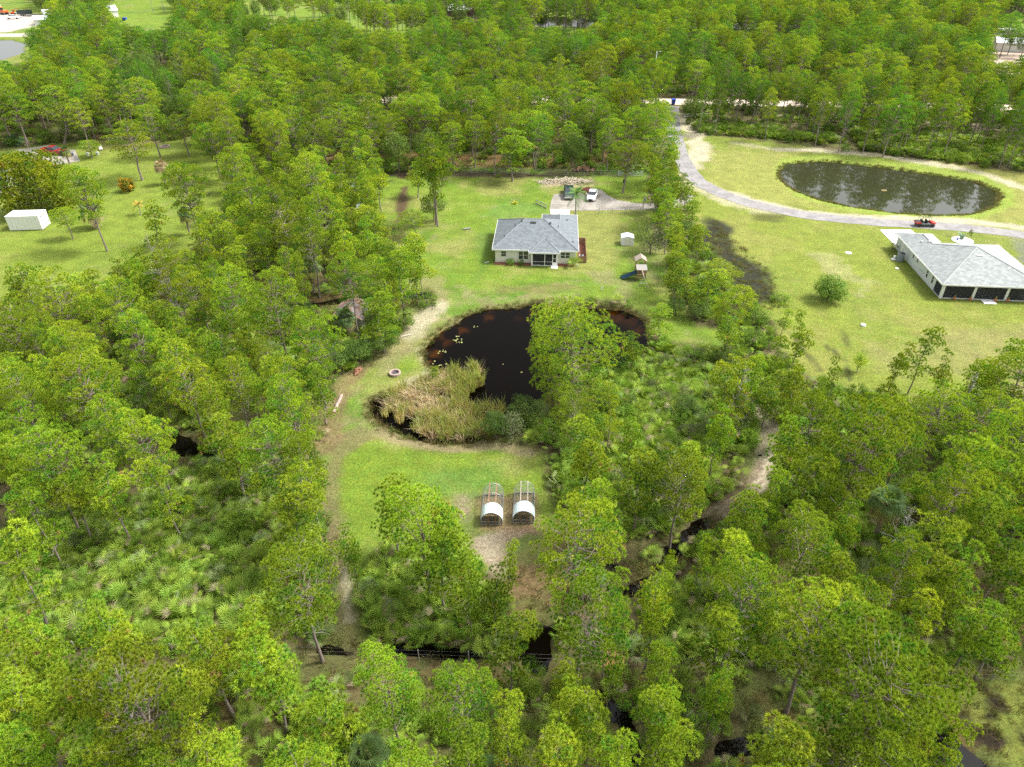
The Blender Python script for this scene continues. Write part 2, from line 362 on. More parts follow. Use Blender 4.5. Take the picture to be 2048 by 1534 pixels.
    zone([(1180, 545), (1230, 540), (1240, 575), (1190, 575)], K(TAN), .8, 1.5, .5); zone([(1230, 560), (1270, 560), (1260, 620), (1225, 620)], K(TAN), .8, 1.5, .45)
    zone([(1000, 570), (1160, 565), (1170, 580), (990, 588)], K((.15, .13, .05)), .6, 1, .6)
    zone([(830, 940), (1000, 930), (1010, 990), (860, 985)], K((.085, .165, .026)), 1, 1.5, .7)
    zone([(1640, 490), (1740, 560), (1720, 600), (1690, 560), (1620, 510)], K((.36, .32, .2)), .7, 4, .25)
    zone([(1750, 690), (2100, 640), (2150, 720), (1900, 760), (1760, 740)], K((.2, .19, .07)), 1.5, 3, .6)
    zone([(175, 255), (330, 285), (300, 300), (180, 300)], K((.09, .05, .035)), 1, 1.5, .5)
    zone([(1180, 1110), (1330, 1120), (1400, 1030), (1440, 1010), (1440, 1060), (1340, 1180), (1290, 1215), (1180, 1215)], mixc(K((.04, .028, .016)), (.075, .075, .025), ss(n3, .42, .6)), .6, 1.2, .9)
    zone([(1055, 1230), (1150, 1190), (1160, 1250), (1110, 1300), (1060, 1300)], mixc(K((.04, .028, .016)), (.09, .09, .03), ss(n3, .42, .6)), .6, 1.2, .8)
    # shores: bare wet bank, orange shallows, black bottom
    d1 = sdist(x, y, GP(POND1)) + (n2 - .5) * 1.2
    c = mixc(c, (.13, .11, .05), ss(d1, -1.3, .2) * .7)
    org = ss(n3 * .6 + n2 * .4, .47, .6) * ss(dep, .25, .5) * (1 - ss(dep, .9, 1.6)) * ss(d1, -1, 0)
    c = mixc(c, (.008, .006, .004), ss(dep, .22, .5) * (sdist(x, y, GP(POND2)) < -3))
    c = mixc(c, (.55, .30, .05), ss(n3 * .7 + vnoise(x * 2.2, y * 2.2, 5) * .3, .52, .66) * org * (sdist(x, y, GP([(820, 560), (1330, 560), (1330, 770), (1250, 770), (1180, 640), (960, 700), (880, 760), (820, 760)])) > 0) * .9)
    c = mixc(c, (.03, .032, .012), ss(dep, .3, .6) * (sdist(x, y, GP(POND2)) > -3))
    return np.clip(c, 0, 1)

def axis(segs):
    out = [segs[0][0]]
    for a, b, s0, s1 in segs:
        x = a
        while x < b - 1e-6:
            t = (x - a) / (b - a); x = min(b, x + s0 + (s1 - s0) * t); out.append(x)
    return np.array(out)
xp = axis([(0, 45, .5, .6), (45, 110, .62, 1.2), (110, 340, 1.4, 5), (340, 1500, 8, 200)])
gx = np.concatenate([-xp[:0:-1], xp])
gy = axis([(-60, 10, 12, 4), (10, 20, 2, .6), (20, 60, .4, .5), (60, 150, .5, .85), (150, 290, 1, 3), (290, 620, 3.5, 8), (620, 2600, 12, 220)])
X, Y = np.meshgrid(gx, gy)
dep = pondfields(X, Y)
Z = gheight(X, Y, dep)
COL = gcolor(X, Y, dep)
ny, nx = X.shape
idx = np.arange(ny * nx).reshape(ny, nx)
F = np.stack([idx[:-1, :-1], idx[:-1, 1:], idx[1:, 1:], idx[1:, :-1]], -1).reshape(-1, 4)
gm, n, l, b = newmat('ground_cover')
at = n.new('ShaderNodeAttribute'); at.attribute_name = 'col'
geo = n.new('ShaderNodeNewGeometry')
def nz(scale, det, rough=.6):
    t = n.new('ShaderNodeTexNoise'); t.inputs['Scale'].default_value = scale; t.inputs['Detail'].default_value = det; t.inputs['Roughness'].default_value = rough
    l.new(geo.outputs['Position'], t.inputs['Vector']); return t
def rng(src, a, b_, lo, hi):
    r = n.new('ShaderNodeMapRange'); r.inputs['From Min'].default_value = a; r.inputs['From Max'].default_value = b_
    r.inputs['To Min'].default_value = lo; r.inputs['To Max'].default_value = hi; l.new(src, r.inputs['Value']); return r
t1 = nz(3.2, 8, .75); t2 = nz(.35, 6, .7); t3 = nz(11, 5, .8)
r1 = rng(t1.outputs['Fac'], .34, .66, .58, 1.42); r2 = rng(t2.outputs['Fac'], .3, .7, .74, 1.26); r3 = rng(t3.outputs['Fac'], .35, .65, .72, 1.3)
m1 = n.new('ShaderNodeMath'); m1.operation = 'MULTIPLY'; l.new(r1.outputs[0], m1.inputs[0]); l.new(r2.outputs[0], m1.inputs[1])
m2 = n.new('ShaderNodeMath'); m2.operation = 'MULTIPLY'; l.new(m1.outputs[0], m2.inputs[0]); l.new(r3.outputs[0], m2.inputs[1])
mx = n.new('ShaderNodeMix'); mx.data_type = 'RGBA'; mx.blend_type = 'MULTIPLY'; mx.inputs['Factor'].default_value = 1
l.new(at.outputs['Color'], mx.inputs[6]); l.new(m2.outputs[0], mx.inputs[7])
t4 = nz(.9, 5, .7); r4 = rng(t4.outputs['Fac'], .35, .65, .485, .512)
hh = n.new('ShaderNodeHueSaturation'); l.new(r4.outputs[0], hh.inputs['Hue']); l.new(mx.outputs[2], hh.inputs['Color'])
l.new(hh.outputs[0], b.inputs['Base Color'])
b.inputs['Roughness'].default_value = .95; b.inputs['Specular IOR Level'].default_value = .15
bp = n.new('ShaderNodeBump'); bp.inputs['Strength'].default_value = .6; bp.inputs['Distance'].default_value = .12
l.new(m2.outputs[0], bp.inputs['Height']); l.new(bp.outputs[0], b.inputs['Normal'])
gme = mesh_np('ground', np.stack([X, Y, Z], -1).reshape(-1, 3), F, [gm], col=COL.reshape(-1, 3), smooth=True)
tag(link(bpy.data.objects.new('ground', gme)), kind='structure')

# ------------------------------------------------------------------ water
def watermat(name, tint, murk, murkc, rip=.02, ior=1.33):
    m, n, l, b = newmat(name); n.remove(b)
    gl = n.new('ShaderNodeBsdfGlossy'); gl.inputs['Roughness'].default_value = .03
    tr = n.new('ShaderNodeBsdfTransparent'); tr.inputs['Color'].default_value = (*tint, 1)
    df = n.new('ShaderNodeBsdfDiffuse'); df.inputs['Color'].default_value = (*murkc, 1)
    fr = n.new('ShaderNodeFresnel'); fr.inputs['IOR'].default_value = ior
    a = n.new('ShaderNodeMixShader'); a.inputs[0].default_value = murk; l.new(tr.outputs[0], a.inputs[1]); l.new(df.outputs[0], a.inputs[2])
    c = n.new('ShaderNodeMixShader'); l.new(fr.outputs[0], c.inputs[0]); l.new(a.outputs[0], c.inputs[1]); l.new(gl.outputs[0], c.inputs[2])
    g = n.new('ShaderNodeNewGeometry'); t = n.new('ShaderNodeTexNoise'); t.inputs['Scale'].default_value = 2.5; t.inputs['Detail'].default_value = 3
    l.new(g.outputs['Position'], t.inputs['Vector']); bp = n.new('ShaderNodeBump'); bp.inputs['Strength'].default_value = rip; bp.inputs['Distance'].default_value = .05
    l.new(t.outputs['Fac'], bp.inputs['Height']); l.new(bp.outputs[0], gl.inputs['Normal']); l.new(bp.outputs[0], fr.inputs['Normal'])
    l.new(c.outputs[0], n['Material Output'].inputs['Surface']); return m
M['black_water'] = watermat('tannin_water', (.5, .38, .2), .45, (.002, .0016, .001), .02, 1.11)
M['pond_water'] = watermat('green_pond_water', (.4, .4, .25), .8, (.035, .038, .018), .012)
def grow(poly, d):
    p = GP(poly); c = p.mean(0); v = p - c; L = np.linalg.norm(v, axis=1, keepdims=True); return c + v * (1 + d / L)
def water(name, pts, z, m):
    o = MB().poly([(p[0], p[1], z) for p in pts]).build(name, m); 
    if o.data.polygons[0].normal.z < 0: o.data.flip_normals()
    return tag(o, kind='structure')
water('pond_water', grow(POND1, 2.2), -.27, M['black_water'])
water('pond_water', grow(POND2, 1.5), -.3, M['pond_water'])
water('pond_water', grow(POND3, 2), -.3, M['pond_water'])
water('pond_water', grow(POND4, 2), -.3, M['black_water'])
M['ditch_water'] = watermat('ditch_water', (.4, .3, .16), .5, (.004, .0035, .003), .02, 1.3)
water('pond_water', grow(POND5, 2), -.3, M['ditch_water'])
for ln, hw in DITCHES:
    p = np.array([G(*q)[:2] for q in ln]); t = np.gradient(p, axis=0); t /= np.linalg.norm(t, axis=1, keepdims=True)
    nn = np.stack([-t[:, 1], t[:, 0]], 1); w = hw + 1.3
    p[0] -= t[0] * .8; p[-1] += t[-1] * .8
    water('ditch_water', list(p + nn * w) + list((p - nn * w)[::-1]), -.26, M['ditch_water'])

# ------------------------------------------------------------------ roads
def ribbon(name, line, hw, z, m, wob=.25, seed=1):
    p = np.array(line); out = []
    s = np.concatenate([[0], np.cumsum(np.linalg.norm(np.diff(p, axis=0), axis=1))]); k = int(s[-1] / 1.2)
    q = np.linspace(0, s[-1], k); px = np.interp(q, s, p[:, 0]); py = np.interp(q, s, p[:, 1])
    for _ in range(6): px[1:-1] = (px[:-2] + px[1:-1] * 2 + px[2:]) / 4; py[1:-1] = (py[:-2] + py[1:-1] * 2 + py[2:]) / 4
    P_ = np.stack([px, py], 1); t = np.gradient(P_, axis=0); t /= np.linalg.norm(t, axis=1, keepdims=True); nn = np.stack([-t[:, 1], t[:, 0]], 1)
    wl_ = hw + wob * (fbm(q, q * 0, 2.5, seed) - .5) * 2; wr_ = hw + wob * (fbm(q, q * 0, 2.5, seed + 9) - .5) * 2
    V = np.concatenate([np.c_[P_ + nn * wl_[:, None], np.full(k, z)], np.c_[P_ - nn * wr_[:, None], np.full(k, z)]]); i = np.arange(k - 1)
    return tag(link(bpy.data.objects.new(name, mesh_np(name, V, np.stack([i, i + k, i + k + 1, i + 1], 1), [m]))), kind='structure')
M['asphalt'] = mat('worn_asphalt', (.235, .225, .22), .9, var=.2, sc=1.2, bump=.3, bsc=25, c2=(.18, .172, .17), csc=.35)
M['shell'] = mat('shell_gravel', (.29, .265, .23), .95, var=.22, sc=1.5, bump=.5, bsc=20, c2=(.21, .19, .165), csc=.4)
M['sandroad'] = mat('sand_road', (.55, .45, .36), .95, var=.1, sc=.8, bump=.2, bsc=8)
M['concrete'] = mat('pale_concrete', (.72, .71, .69), .8, var=.06, sc=2)
ribbon('road', ROAD, 2.0, .012, M['asphalt'])
ribbon('dirt_road', FARROAD, 4.0, .012, M['sandroad'], .6)
ribbon('driveway', [G(*p)[:2] for p in ((-150, 350), (-20, 338), (35, 326), (75, 308), (100, 296))], 4.2, .012, M['asphalt'], .6, 4)
def sheet(name, px, z, m, t=.0):
    p = [G(*q) for q in px]; b = MB()
    a = sum(p[i][0] * p[(i + 1) % len(p)][1] - p[(i + 1) % len(p)][0] * p[i][1] for i in range(len(p)))
    if a < 0: p = p[::-1]
    b.prism([q[:2] for q in p], -.1, z); return tag(b.build(name, m), kind='structure')
sheet('gravel_driveway', [(1099, 421), (1103, 400), (1108, 389), (1135, 386), (1160, 385), (1172, 392), (1180, 378), (1203, 380), (1216, 391), (1235, 400), (1268, 406), (1300, 407), (1340, 404), (1375, 385), (1392, 392), (1372, 408), (1345, 418), (1300, 419), (1200, 421)], .016, M['shell'])
sheet('gravel_driveway', [(30, 300), (100, 290), (150, 300), (160, 322), (110, 330), (60, 322)], .02, M['shell'])
sheet('concrete_driveway', [(1760, 460), (1822, 460), (1905, 530), (1860, 545), (1795, 496)], .06, M['concrete'])

# ------------------------------------------------------------------ vegetation shapes
class Soup:
    """triangles with colours, gathered as arrays"""
    def __init__(s): s.V = []; s.F = []; s.C = []; s.n = 0
    def add(s, V, F, C):
        s.V.append(V.reshape(-1, 3)); s.F.append(F.reshape(-1, 3) + s.n); s.C.append(np.broadcast_to(C, (len(s.V[-1]), 3))); s.n += len(s.V[-1])
    def arr(s): return np.concatenate(s.V), np.concatenate(s.F), np.concatenate(s.C)
    def mesh(s, name, m, smooth=False): V, F, C = s.arr(); return mesh_np(name, V, F, [m], col=C, smooth=smooth)
def unit(v): return v / (np.linalg.norm(v, axis=-1, keepdims=True) + 1e-9)
def tubes(s, pts, rad, ns=5, col=(.2, .17, .15)):
    pts = np.asarray(pts, float); m = len(pts); rad = np.broadcast_to(rad, m)
    t = unit(np.gradient(pts, axis=0)); a = unit(np.cross(t, np.array([.31, .17, .93]) if abs(t[0][2]) < .9 else np.array([1, .2, 0.]))); b = np.cross(t, a)
    th = np.arange(ns) * 2 * pi / ns
    V = pts[:, None] + (a[:, None] * np.cos(th)[None, :, None] + b[:, None] * np.sin(th)[None, :, None]) * rad[:, None, None]
    i, k = np.meshgrid(np.arange(m - 1), np.arange(ns), indexing='ij'); k2 = (k + 1) % ns
    A, B, C_, D = i * ns + k, i * ns + k2, (i + 1) * ns + k2, (i + 1) * ns + k
    s.add(V, np.concatenate([np.stack([A, B, C_], -1).reshape(-1, 3), np.stack([A, C_, D], -1).reshape(-1, 3)]), np.array(col))
NG1, NG2, NG3 = np.array((.205, .35, .024)), np.array((.38, .50, .032)), np.array((.11, .24, .022))
def needles(s, rs, pos, dr, size, K, col, w=.05):
    """brushes of needles: pos, dr (n,3), size (n,), col (n,3)"""
    n = len(pos)
    d = unit(dr[:, None] * .62 + unit(rs.normal(size=(n, K, 3))) * .8)
    L = size[:, None, None] * rs.uniform(.75, 1.15, (n, K, 1))
    side = unit(np.cross(d, rs.normal(size=(n, K, 3)))) * (w / 2) * rs.uniform(.8, 1.3, (n, K, 1))
    b0 = pos[:, None] + d * L * .12
    tip = pos[:, None] + d * L; tip[..., 2] -= L[..., 0] * .06
    V = np.stack([b0 - side, b0 + side, tip], 2).reshape(-1, 3)
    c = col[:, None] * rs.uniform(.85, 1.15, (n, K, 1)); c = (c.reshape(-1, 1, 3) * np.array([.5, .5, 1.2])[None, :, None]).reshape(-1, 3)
    s.add(V, np.arange(n * K * 3).reshape(-1, 3), c)
def pine(seed, kind):
    rs = np.random.RandomState(seed)
    h, Rr, lo, ncl, per, K, spread = {'M': (15, 3.7, .42, 74, 13, 38, .78), 'S': (11, 1.8, .32, 40, 9, 36, .56), 'B': (13, 4.8, .42, 112, 13, 38, .82), 'Y': (6, 1.05, .2, 22, 6, 22, .36), 'T': (15, 4.7, .1, 230, 12, 22, .9), 'D': (11.5, 5.6, .02, 260, 10, 22, 1.15)}[kind]
    tr, cr = Soup(), Soup()
    k = 12; zz = np.linspace(0, h * .93, k); bend = rs.normal(size=2) * (.35 if kind != 'B' else .7)
    base = np.stack([bend[0] * (zz / h) ** 2 * 2 + .12 * np.sin(zz * .8 + seed), bend[1] * (zz / h) ** 2 * 2 + .12 * np.cos(zz * .7 + seed), zz], 1)
    r0 = {'M': .2, 'S': .115, 'B': .24, 'Y': .06, 'T': .3, 'D': .3}[kind]
    bark = np.array((.21, .17, .15)) * rs.uniform(.85, 1.15)
    base[0, 2] = -.5
    tubes(tr, base, r0 * (1 - .82 * (zz / (h * .93))) * np.where(zz < .1, 1.35, 1), 7, bark)
    ax = lambda z: np.array([np.interp(z, zz, base[:, 0]), np.interp(z, zz, base[:, 1])])
    ph = rs.uniform(0, 6.28, 6)
    lob = lambda a, q: 1 + .2 * np.sin(2 * a + ph[0]) + .16 * np.sin(3 * a + ph[1] + q * 4) + .14 * np.sin(5 * a + ph[2] - q * 5)
    C = []
    tries = 0
    gap = {'M': 1.15, 'S': .85, 'B': 1.2, 'Y': .4, 'T': 1.05, 'D': 1.15}[kind]
    while len(C) < ncl and tries < 16000:
        tries += 1
        q = rs.uniform(0, 1) ** .8                     # 0 bottom of the crown, 1 top
        a = rs.uniform(0, 2 * pi)
        if kind in 'TD': prof = math.sqrt(max(0, 1 - ((q - .55) / .45) ** 2)) if q > .55 else (.72 + .28 * q / .55 if kind == 'D' else .6 + .4 * q / .55)
        elif kind == 'M': prof = math.sqrt(max(0, 1 - ((q - .33) / .67) ** 2)) if q > .33 else .62 + .38 * q / .33
        elif kind == 'B': prof = math.sqrt(max(0, 1 - ((q - .5) / .5) ** 2)) if q > .5 else .5 + q
        elif kind == 'S': prof = (.55 + .45 * math.sin(q * 9 + ph[3])) * (1 - .55 * q) + .15
        else: prof = 1 - .75 * q
        rr = Rr * prof * lob(a, q) * rs.uniform((.35 if q < .6 else .02) if kind in 'MBTD' else .1, 1) ** (.55 if kind not in 'TD' else .35)
        if kind not in 'TD' and q < .3 and rs.uniform() < (.55 if kind in 'MB' else .3): continue
        z = h * (lo + (1 - lo) * q)
        if kind == 'B': z += .1 * rr - .3 + .4 * math.sin(3 * a + ph[4]) * min(1, rr / 3)
        c = np.array([*(ax(min(z, h * .93)) + rr * np.array([cos(a), sin(a)])), z])
        if any(np.sum((c - d) ** 2) < gap * gap for d in C): continue
        C.append(c)
    C = np.array(C)
    for i, c in enumerate(C):                          # a limb from the trunk out to each bunch
        rad = math.hypot(*(c[:2] - ax(c[2]))); za = max(h * (lo - .12), c[2] - .35 - rad * rs.uniform(.25, .6)); za = min(za, h * .9)
        a0 = np.array([*ax(za), za]); mid = (a0 * .5 + c * .5) + np.array([0, 0, -.12 * rad]) + rs.normal(size=3) * .08 * rad
        if kind in 'MB' or i % 2 == 0: tubes(tr, [a0, mid, c], np.array([.014 + .014 * rad, .012 + .008 * rad, .012]), 3, bark * 1.15)
    if kind in 'MB':
        for j in range(7):                             # bare dead snags under the crown
            a = rs.uniform(0, 6.28); z = h * rs.uniform(lo - .18, lo + .1); L = Rr * rs.uniform(.25, .6); a0 = np.array([*ax(z), z])
            e = a0 + np.array([cos(a) * L, sin(a) * L, L * rs.uniform(-.1, .35)]); tubes(tr, [a0, (a0 + e) / 2 + rs.normal(size=3) * .12, e], np.array([.035, .025, .01]), 3, np.array((.33, .3, .28)))
    dm = {'S': .33, 'Y': .24, 'D': .6}.get(kind, .36); offs = []; cl = []
    for i in range(len(C)):                            # brushes set apart from each other over the dome of the bunch
        cand = unit(rs.normal(size=(44, 3))) * spread * rs.uniform(.6, 1, (44, 1)) ** .5; cand[:, 2] = np.abs(cand[:, 2]) * .72 - .1; k_ = []
        for q_ in cand:
            if len(k_) < per and all(np.sum((q_ - w_) ** 2) > dm * dm for w_ in k_): k_.append(q_)
        offs += k_; cl += [i] * len(k_)
    off = np.array(offs); cc = C[cl]; n = len(off); bunch = rs.uniform(.84, 1.16, (len(C), 1))[cl]
    pos = cc + off; out = pos.copy(); out[:, :2] -= base[-1, :2]; out[:, 2] = 0
    dr = unit(unit(out) * .45 + unit(off) * .5 + np.array([0, 0, .75]))
    mixv = np.clip(rs.normal(.45, .25, (len(C), 1))[cl] + rs.normal(0, .1, (n, 1)), 0, 1); col = NG1 * (1 - mixv) + NG2 * mixv
    dk = (rs.uniform(size=(len(C), 1)) < .15)[cl]; col = np.where(dk, NG3 * 1.3, col)
    bc = rs.uniform(size=(n, 1)); col = np.where(bc > .993, np.array((.42, .30, .10)), np.where(bc > .95, np.array((.40, .50, .07)), col))
    col = col * rs.uniform(.93, 1.07, (n, 1)) * bunch
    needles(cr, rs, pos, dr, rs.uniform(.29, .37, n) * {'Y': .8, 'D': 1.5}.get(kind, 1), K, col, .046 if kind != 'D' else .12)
    return tr, cr, h, Rr
def leaves(s, rs, pos, nrm, size, col, asp=.5):
    n = len(pos); u = unit(np.cross(nrm, rs.normal(size=(n, 3)))); v = np.cross(nrm, u)
    L = size[:, None] * .5
    V = np.stack([pos - u * L, pos - v * L * asp, pos + u * L, pos + v * L * asp], 1); i = np.arange(n)[:, None] * 4
    F = np.concatenate([i + np.array([[0, 1, 2]]), i + np.array([[0, 2, 3]])])
    s.add(V, F, np.repeat(col, 4, 0))
def broad(seed, h, Rr, rz, zc, n, size, c1, c2, lobes=22, trunk=True, gap=0):
    """leafy tree or shrub: leaves in clumps round a branching stem"""
    rs = np.random.RandomState(seed); tr, cr = Soup(), Soup(); C = []
    for i in range(lobes):
        a = i * 2.4 + rs.uniform(-.5, .5); q = (i + .5) / lobes; el = math.asin(2 * q - 1) if zc > rz * .9 else q * 1.35
        rr = rs.uniform(.55, .85)
        C.append([Rr * rr * cos(el) * cos(a), Rr * rr * cos(el) * sin(a), zc + rz * rr * sin(el)])
    C = np.array(C); per = n // lobes
    for c in C:
        cr_ = rs.uniform(.26, .46) * Rr; p = unit(rs.normal(size=(per, 3))); rad = cr_ * rs.uniform(.45, 1.05, (per, 1)) ** .6
        pos = c + p * rad * np.array([1, 1, .8]); nr = unit(p * .8 + np.array([0, 0, .55]) + rs.normal(size=(per, 3)) * .45)
        t = np.clip(rs.normal(.4, .3, (per, 1)) + rs.normal() * .18, 0, 1); col = np.array(c1) * (1 - t) + np.array(c2) * t
        ok = pos[:, 2] > .08
        leaves(cr, rs, pos[ok], nr[ok], size * rs.uniform(.7, 1.3, ok.sum()), (col * rs.uniform(.8, 1.2, (per, 1)))[ok])
    bk = np.array((.16, .135, .115))
    if trunk:
        zt = max(.3, zc - rz * .5); tubes(tr, [(0, 0, -.4), (.05, .03, zt * .5), (0, .1, zt)], np.array([.07, .055, .045]) * Rr * .55 + .03, 7, bk)
        for c in C[::2]: tubes(tr, [(0, .1, zt * .9), c * .5 + np.array([0, 0, zt * .45]), c], np.array([.035, .02, .008]) * Rr * .5 + .008, 4, bk)
    return tr, cr, h, Rr
def fan(s, rs, o, d, L, col, n=13, span=2.5, droop=.35, w=.09):
    """one fan leaf: stiff folded segments spreading from the end of its stalk"""
    d = unit(np.array(d, float)); up = np.array([0, 0, 1.]); sd = unit(np.cross(d, up) + 1e-6); nm = np.cross(sd, d)
    a = np.linspace(-span / 2, span / 2, n); dirs = d * np.cos(a)[:, None] + sd * np.sin(a)[:, None]
    l = L * (.72 + .28 * np.cos(a * .8)) * rs.uniform(.9, 1.08, n); o = np.asarray(o, float)
    b = o + dirs * 0; m = o + dirs * (l * .55)[:, None] + nm * .05 * L; t = o + dirs * l[:, None] - up * (droop * l)[:, None] * rs.uniform(.5, 1.3, (n, 1))
    q = unit(np.cross(dirs, nm)) * (w / 2)
    V = np.stack([b, m - q, m + q, t], 1); i = np.arange(n)[:, None] * 4
    F = np.concatenate([i + np.array([[0, 1, 2]]), i + np.array([[1, 3, 2]])])
    s.add(V, F, np.repeat(np.array(col) * rs.uniform(.82, 1.18, (n, 1)), 4, 0))
def palmetto(seed, nf=11, hh=.8, c1=(.13, .24, .03), c2=(.34, .46, .07)):
    rs = np.random.RandomState(seed); s = Soup()
    for i in range(nf):
        a = rs.uniform(0, 6.28); el = rs.uniform(.25, 1.35); L = rs.uniform(.35, 1) * hh
        d = np.array([cos(a) * cos(el), sin(a) * cos(el), sin(el)]); o = d * L * np.array([1, 1, 1]) + np.array([*rs.normal(size=2) * .2, .1])
        t = rs.uniform() ** 1.3; col = np.array(c1) * (1 - t) + np.array(c2) * t
        if rs.uniform() < .08: col = np.array((.30, .24, .16)); d[2] -= .5
        tubes(s, [(0, 0, 0), o], .012, 3, col * .8)
        fan(s, rs, o, d + np.array([0, 0, -.12]), rs.uniform(.6, 1.0), col, 10, rs.uniform(1.5, 2.6), .1, .05)
    return s
def cabbage(seed, ht, nf=34, dead=.18, R_=1.25, c1=(.085, .16, .05), c2=(.16, .24, .075)):
    rs = np.random.RandomState(seed); tr, cr = Soup(), Soup()
    z = np.linspace(-.4, ht, 9); rad = .17 + .035 * (np.arange(9) % 2); tubes(tr, np.stack([.1 * np.sin(z * .5), z * 0, z], 1), rad, 9, (.24, .2, .16))
    for k in range(14): a = k * 2.4; zz = ht - .1 - k * .09; tubes(tr, [(cos(a) * .12, sin(a) * .12, zz), (cos(a) * .34, sin(a) * .34, zz + .3)], np.array([.05, .02]), 4, (.3, .25, .17))
    for i in range(nf):
        a = i * 2.4 + rs.uniform(-.3, .3); q = i / nf; el = 1.35 - 2.1 * q + rs.uniform(-.15, .15); L = R_ * rs.uniform(.55, .85)
        d = np.array([cos(a) * cos(el), sin(a) * cos(el), sin(el)]); o = np.array([.1 * sin(ht * .5), 0, ht]) + d * L; o[2] -= .12 * L
        t = rs.uniform(); col = np.array(c1) * (1 - t) + np.array(c2) * t
        if q > 1 - dead: col = np.array((.34, .25, .15)) * rs.uniform(.8, 1.2); o[2] -= .2
        elif q > .62: col = np.array((.26, .29, .07))
        tubes(cr, [(0.1 * sin(ht * .5), 0, ht), o], .018, 3, col)
        fan(cr, rs, o, d + np.array([0, 0, -.25 - .5 * q]), rs.uniform(.8, 1.0), col, 17, 3.0, .3 + .5 * q, .085)
    return tr, cr, ht, R_
def feather(seed, ht, nf=16, L=2.6, c1=(.07, .17, .035), c2=(.15, .26, .05), rt=.15, el0=1.2, el1=-.5):
    rs = np.random.RandomState(seed); tr, cr = Soup(), Soup()
    if ht > .5: z = np.linspace(-.3, ht, 8); tubes(tr, np.stack([.05 * np.sin(z), z * 0, z], 1), rt * (1.15 - .35 * z / ht), 8, (.36, .33, .3)); tubes(tr, [(0, 0, ht - .1), (0, 0, ht + .8)], np.array([rt * .95, rt * .4]), 8, (.18, .26, .08))
    for i in range(nf):
        a = i * 2.4; el = el0 + (el1 - el0) * i / nf + rs.uniform(-.1, .1); n = 16; t = np.linspace(0, 1, n)
        hd = np.array([cos(a), sin(a), 0]); x = L * (t * cos(el)); z = ht + .5 * (ht > .5) + L * (t * sin(el) - .62 * t ** 2 * (1 - .25 * el))
        p = hd * x[:, None] + np.array([0, 0, 1.]) * z[:, None]; tubes(cr, p[::3], .018, 3, (.22, .26, .08))
        sd = np.array([-hd[1], hd[0], 0]); u = rs.uniform(); col = np.array(c1) * (1 - u) + np.array(c2) * u
        for sg in (-1, 1):
            l = .62 * np.sin(t * 2.7 + .35)[:, None] * L / 2.6; tg = unit(np.gradient(p, axis=0)); e = p + sd * sg * l + tg * l * .55 - np.array([0, 0, .42]) * l
            w = tg * .075; V = np.stack([p - w, p + w, e], 1); cr.add(V, np.arange(n * 3).reshape(-1, 3), np.repeat(col * rs.uniform(.8, 1.2, (n, 1)), 3, 0))
    return tr, cr, ht, L
def blades(seed, n, h, r, c1, c2, w=.05, lean=.35, h0=.5):
    rs = np.random.RandomState(seed); s = Soup(); a = rs.uniform(0, 6.28, n); q = rs.uniform(0, 1, n) ** .5 * r
    b = np.stack([np.cos(a) * q, np.sin(a) * q, np.zeros(n) - .05], 1); hh = h * rs.uniform(h0, 1.1, n); d = rs.normal(size=(n, 2)) * lean
    m = b + np.stack([d[:, 0] * hh * .3, d[:, 1] * hh * .3, hh * .6], 1); t = b + np.stack([d[:, 0] * hh, d[:, 1] * hh, hh], 1)
    sd = unit(np.stack([rs.normal(size=n), rs.normal(size=n), np.zeros(n)], 1)) * w / 2
    V = np.stack([b - sd, b + sd, m + sd, m - sd, t], 1); i = np.arange(n)[:, None] * 5
    F = np.concatenate([i + np.array([[0, 1, 2]]), i + np.array([[0, 2, 3]]), i + np.array([[3, 2, 4]])])
    t_ = rs.uniform(size=(n, 1)); s.add(V, F, np.repeat(np.array(c1) * (1 - t_) + np.array(c2) * t_, 5, 0)); return s

PROTO = {}
def proto(key, g, cm, tm):
    tr, cr, h, Rr = g
    d = dict(h=h, R=Rr, crown=cr.mesh('crown', cm), trunk=tr.mesh('trunk', tm, True) if tr.V else None)
    V, F, C = cr.arr(); mi = np.zeros(len(F), int)
    if tr.V: v2, f2, c2 = tr.arr(); F = np.concatenate([F, f2 + len(V)]); V = np.concatenate([V, v2]); C = np.concatenate([C, c2]); mi = np.concatenate([mi, np.ones(len(f2), int)])
    d['raw'] = (V, F, C, mi, cm, tm); PROTO[key] = d
def colbark(name, bump=.5):
    m, n, l, b = newmat(name); at = n.new('ShaderNodeAttribute'); at.attribute_name = 'col'; tc = n.new('ShaderNodeTexCoord')
    z = n.new('ShaderNodeTexNoise'); z.inputs['Scale'].default_value = 7; z.inputs['Detail'].default_value = 6; l.new(tc.outputs['Object'], z.inputs['Vector'])
    r = n.new('ShaderNodeMapRange'); r.inputs['From Min'].default_value = .3; r.inputs['From Max'].default_value = .7; r.inputs['To Min'].default_value = .6; r.inputs['To Max'].default_value = 1.4; l.new(z.outputs['Fac'], r.inputs['Value'])
    x = n.new('ShaderNodeMix'); x.data_type = 'RGBA'; x.blend_type = 'MULTIPLY'; x.inputs['Factor'].default_value = 1; l.new(at.outputs['Color'], x.inputs[6]); l.new(r.outputs[0], x.inputs[7]); l.new(x.outputs[2], b.inputs['Base Color'])
    b.inputs['Roughness'].default_value = .9; b.inputs['Specular IOR Level'].default_value = .2
    bp = n.new('ShaderNodeBump'); bp.inputs['Strength'].default_value = bump; bp.inputs['Distance'].default_value = .04; l.new(z.outputs['Fac'], bp.inputs['Height']); l.new(bp.outputs[0], b.inputs['Normal']); return m
BK = colbark('furrowed_bark')
def olive(g): g[1].C = [c_ * np.array((1.15, .92, .8)) for c_ in g[1].C]; return g
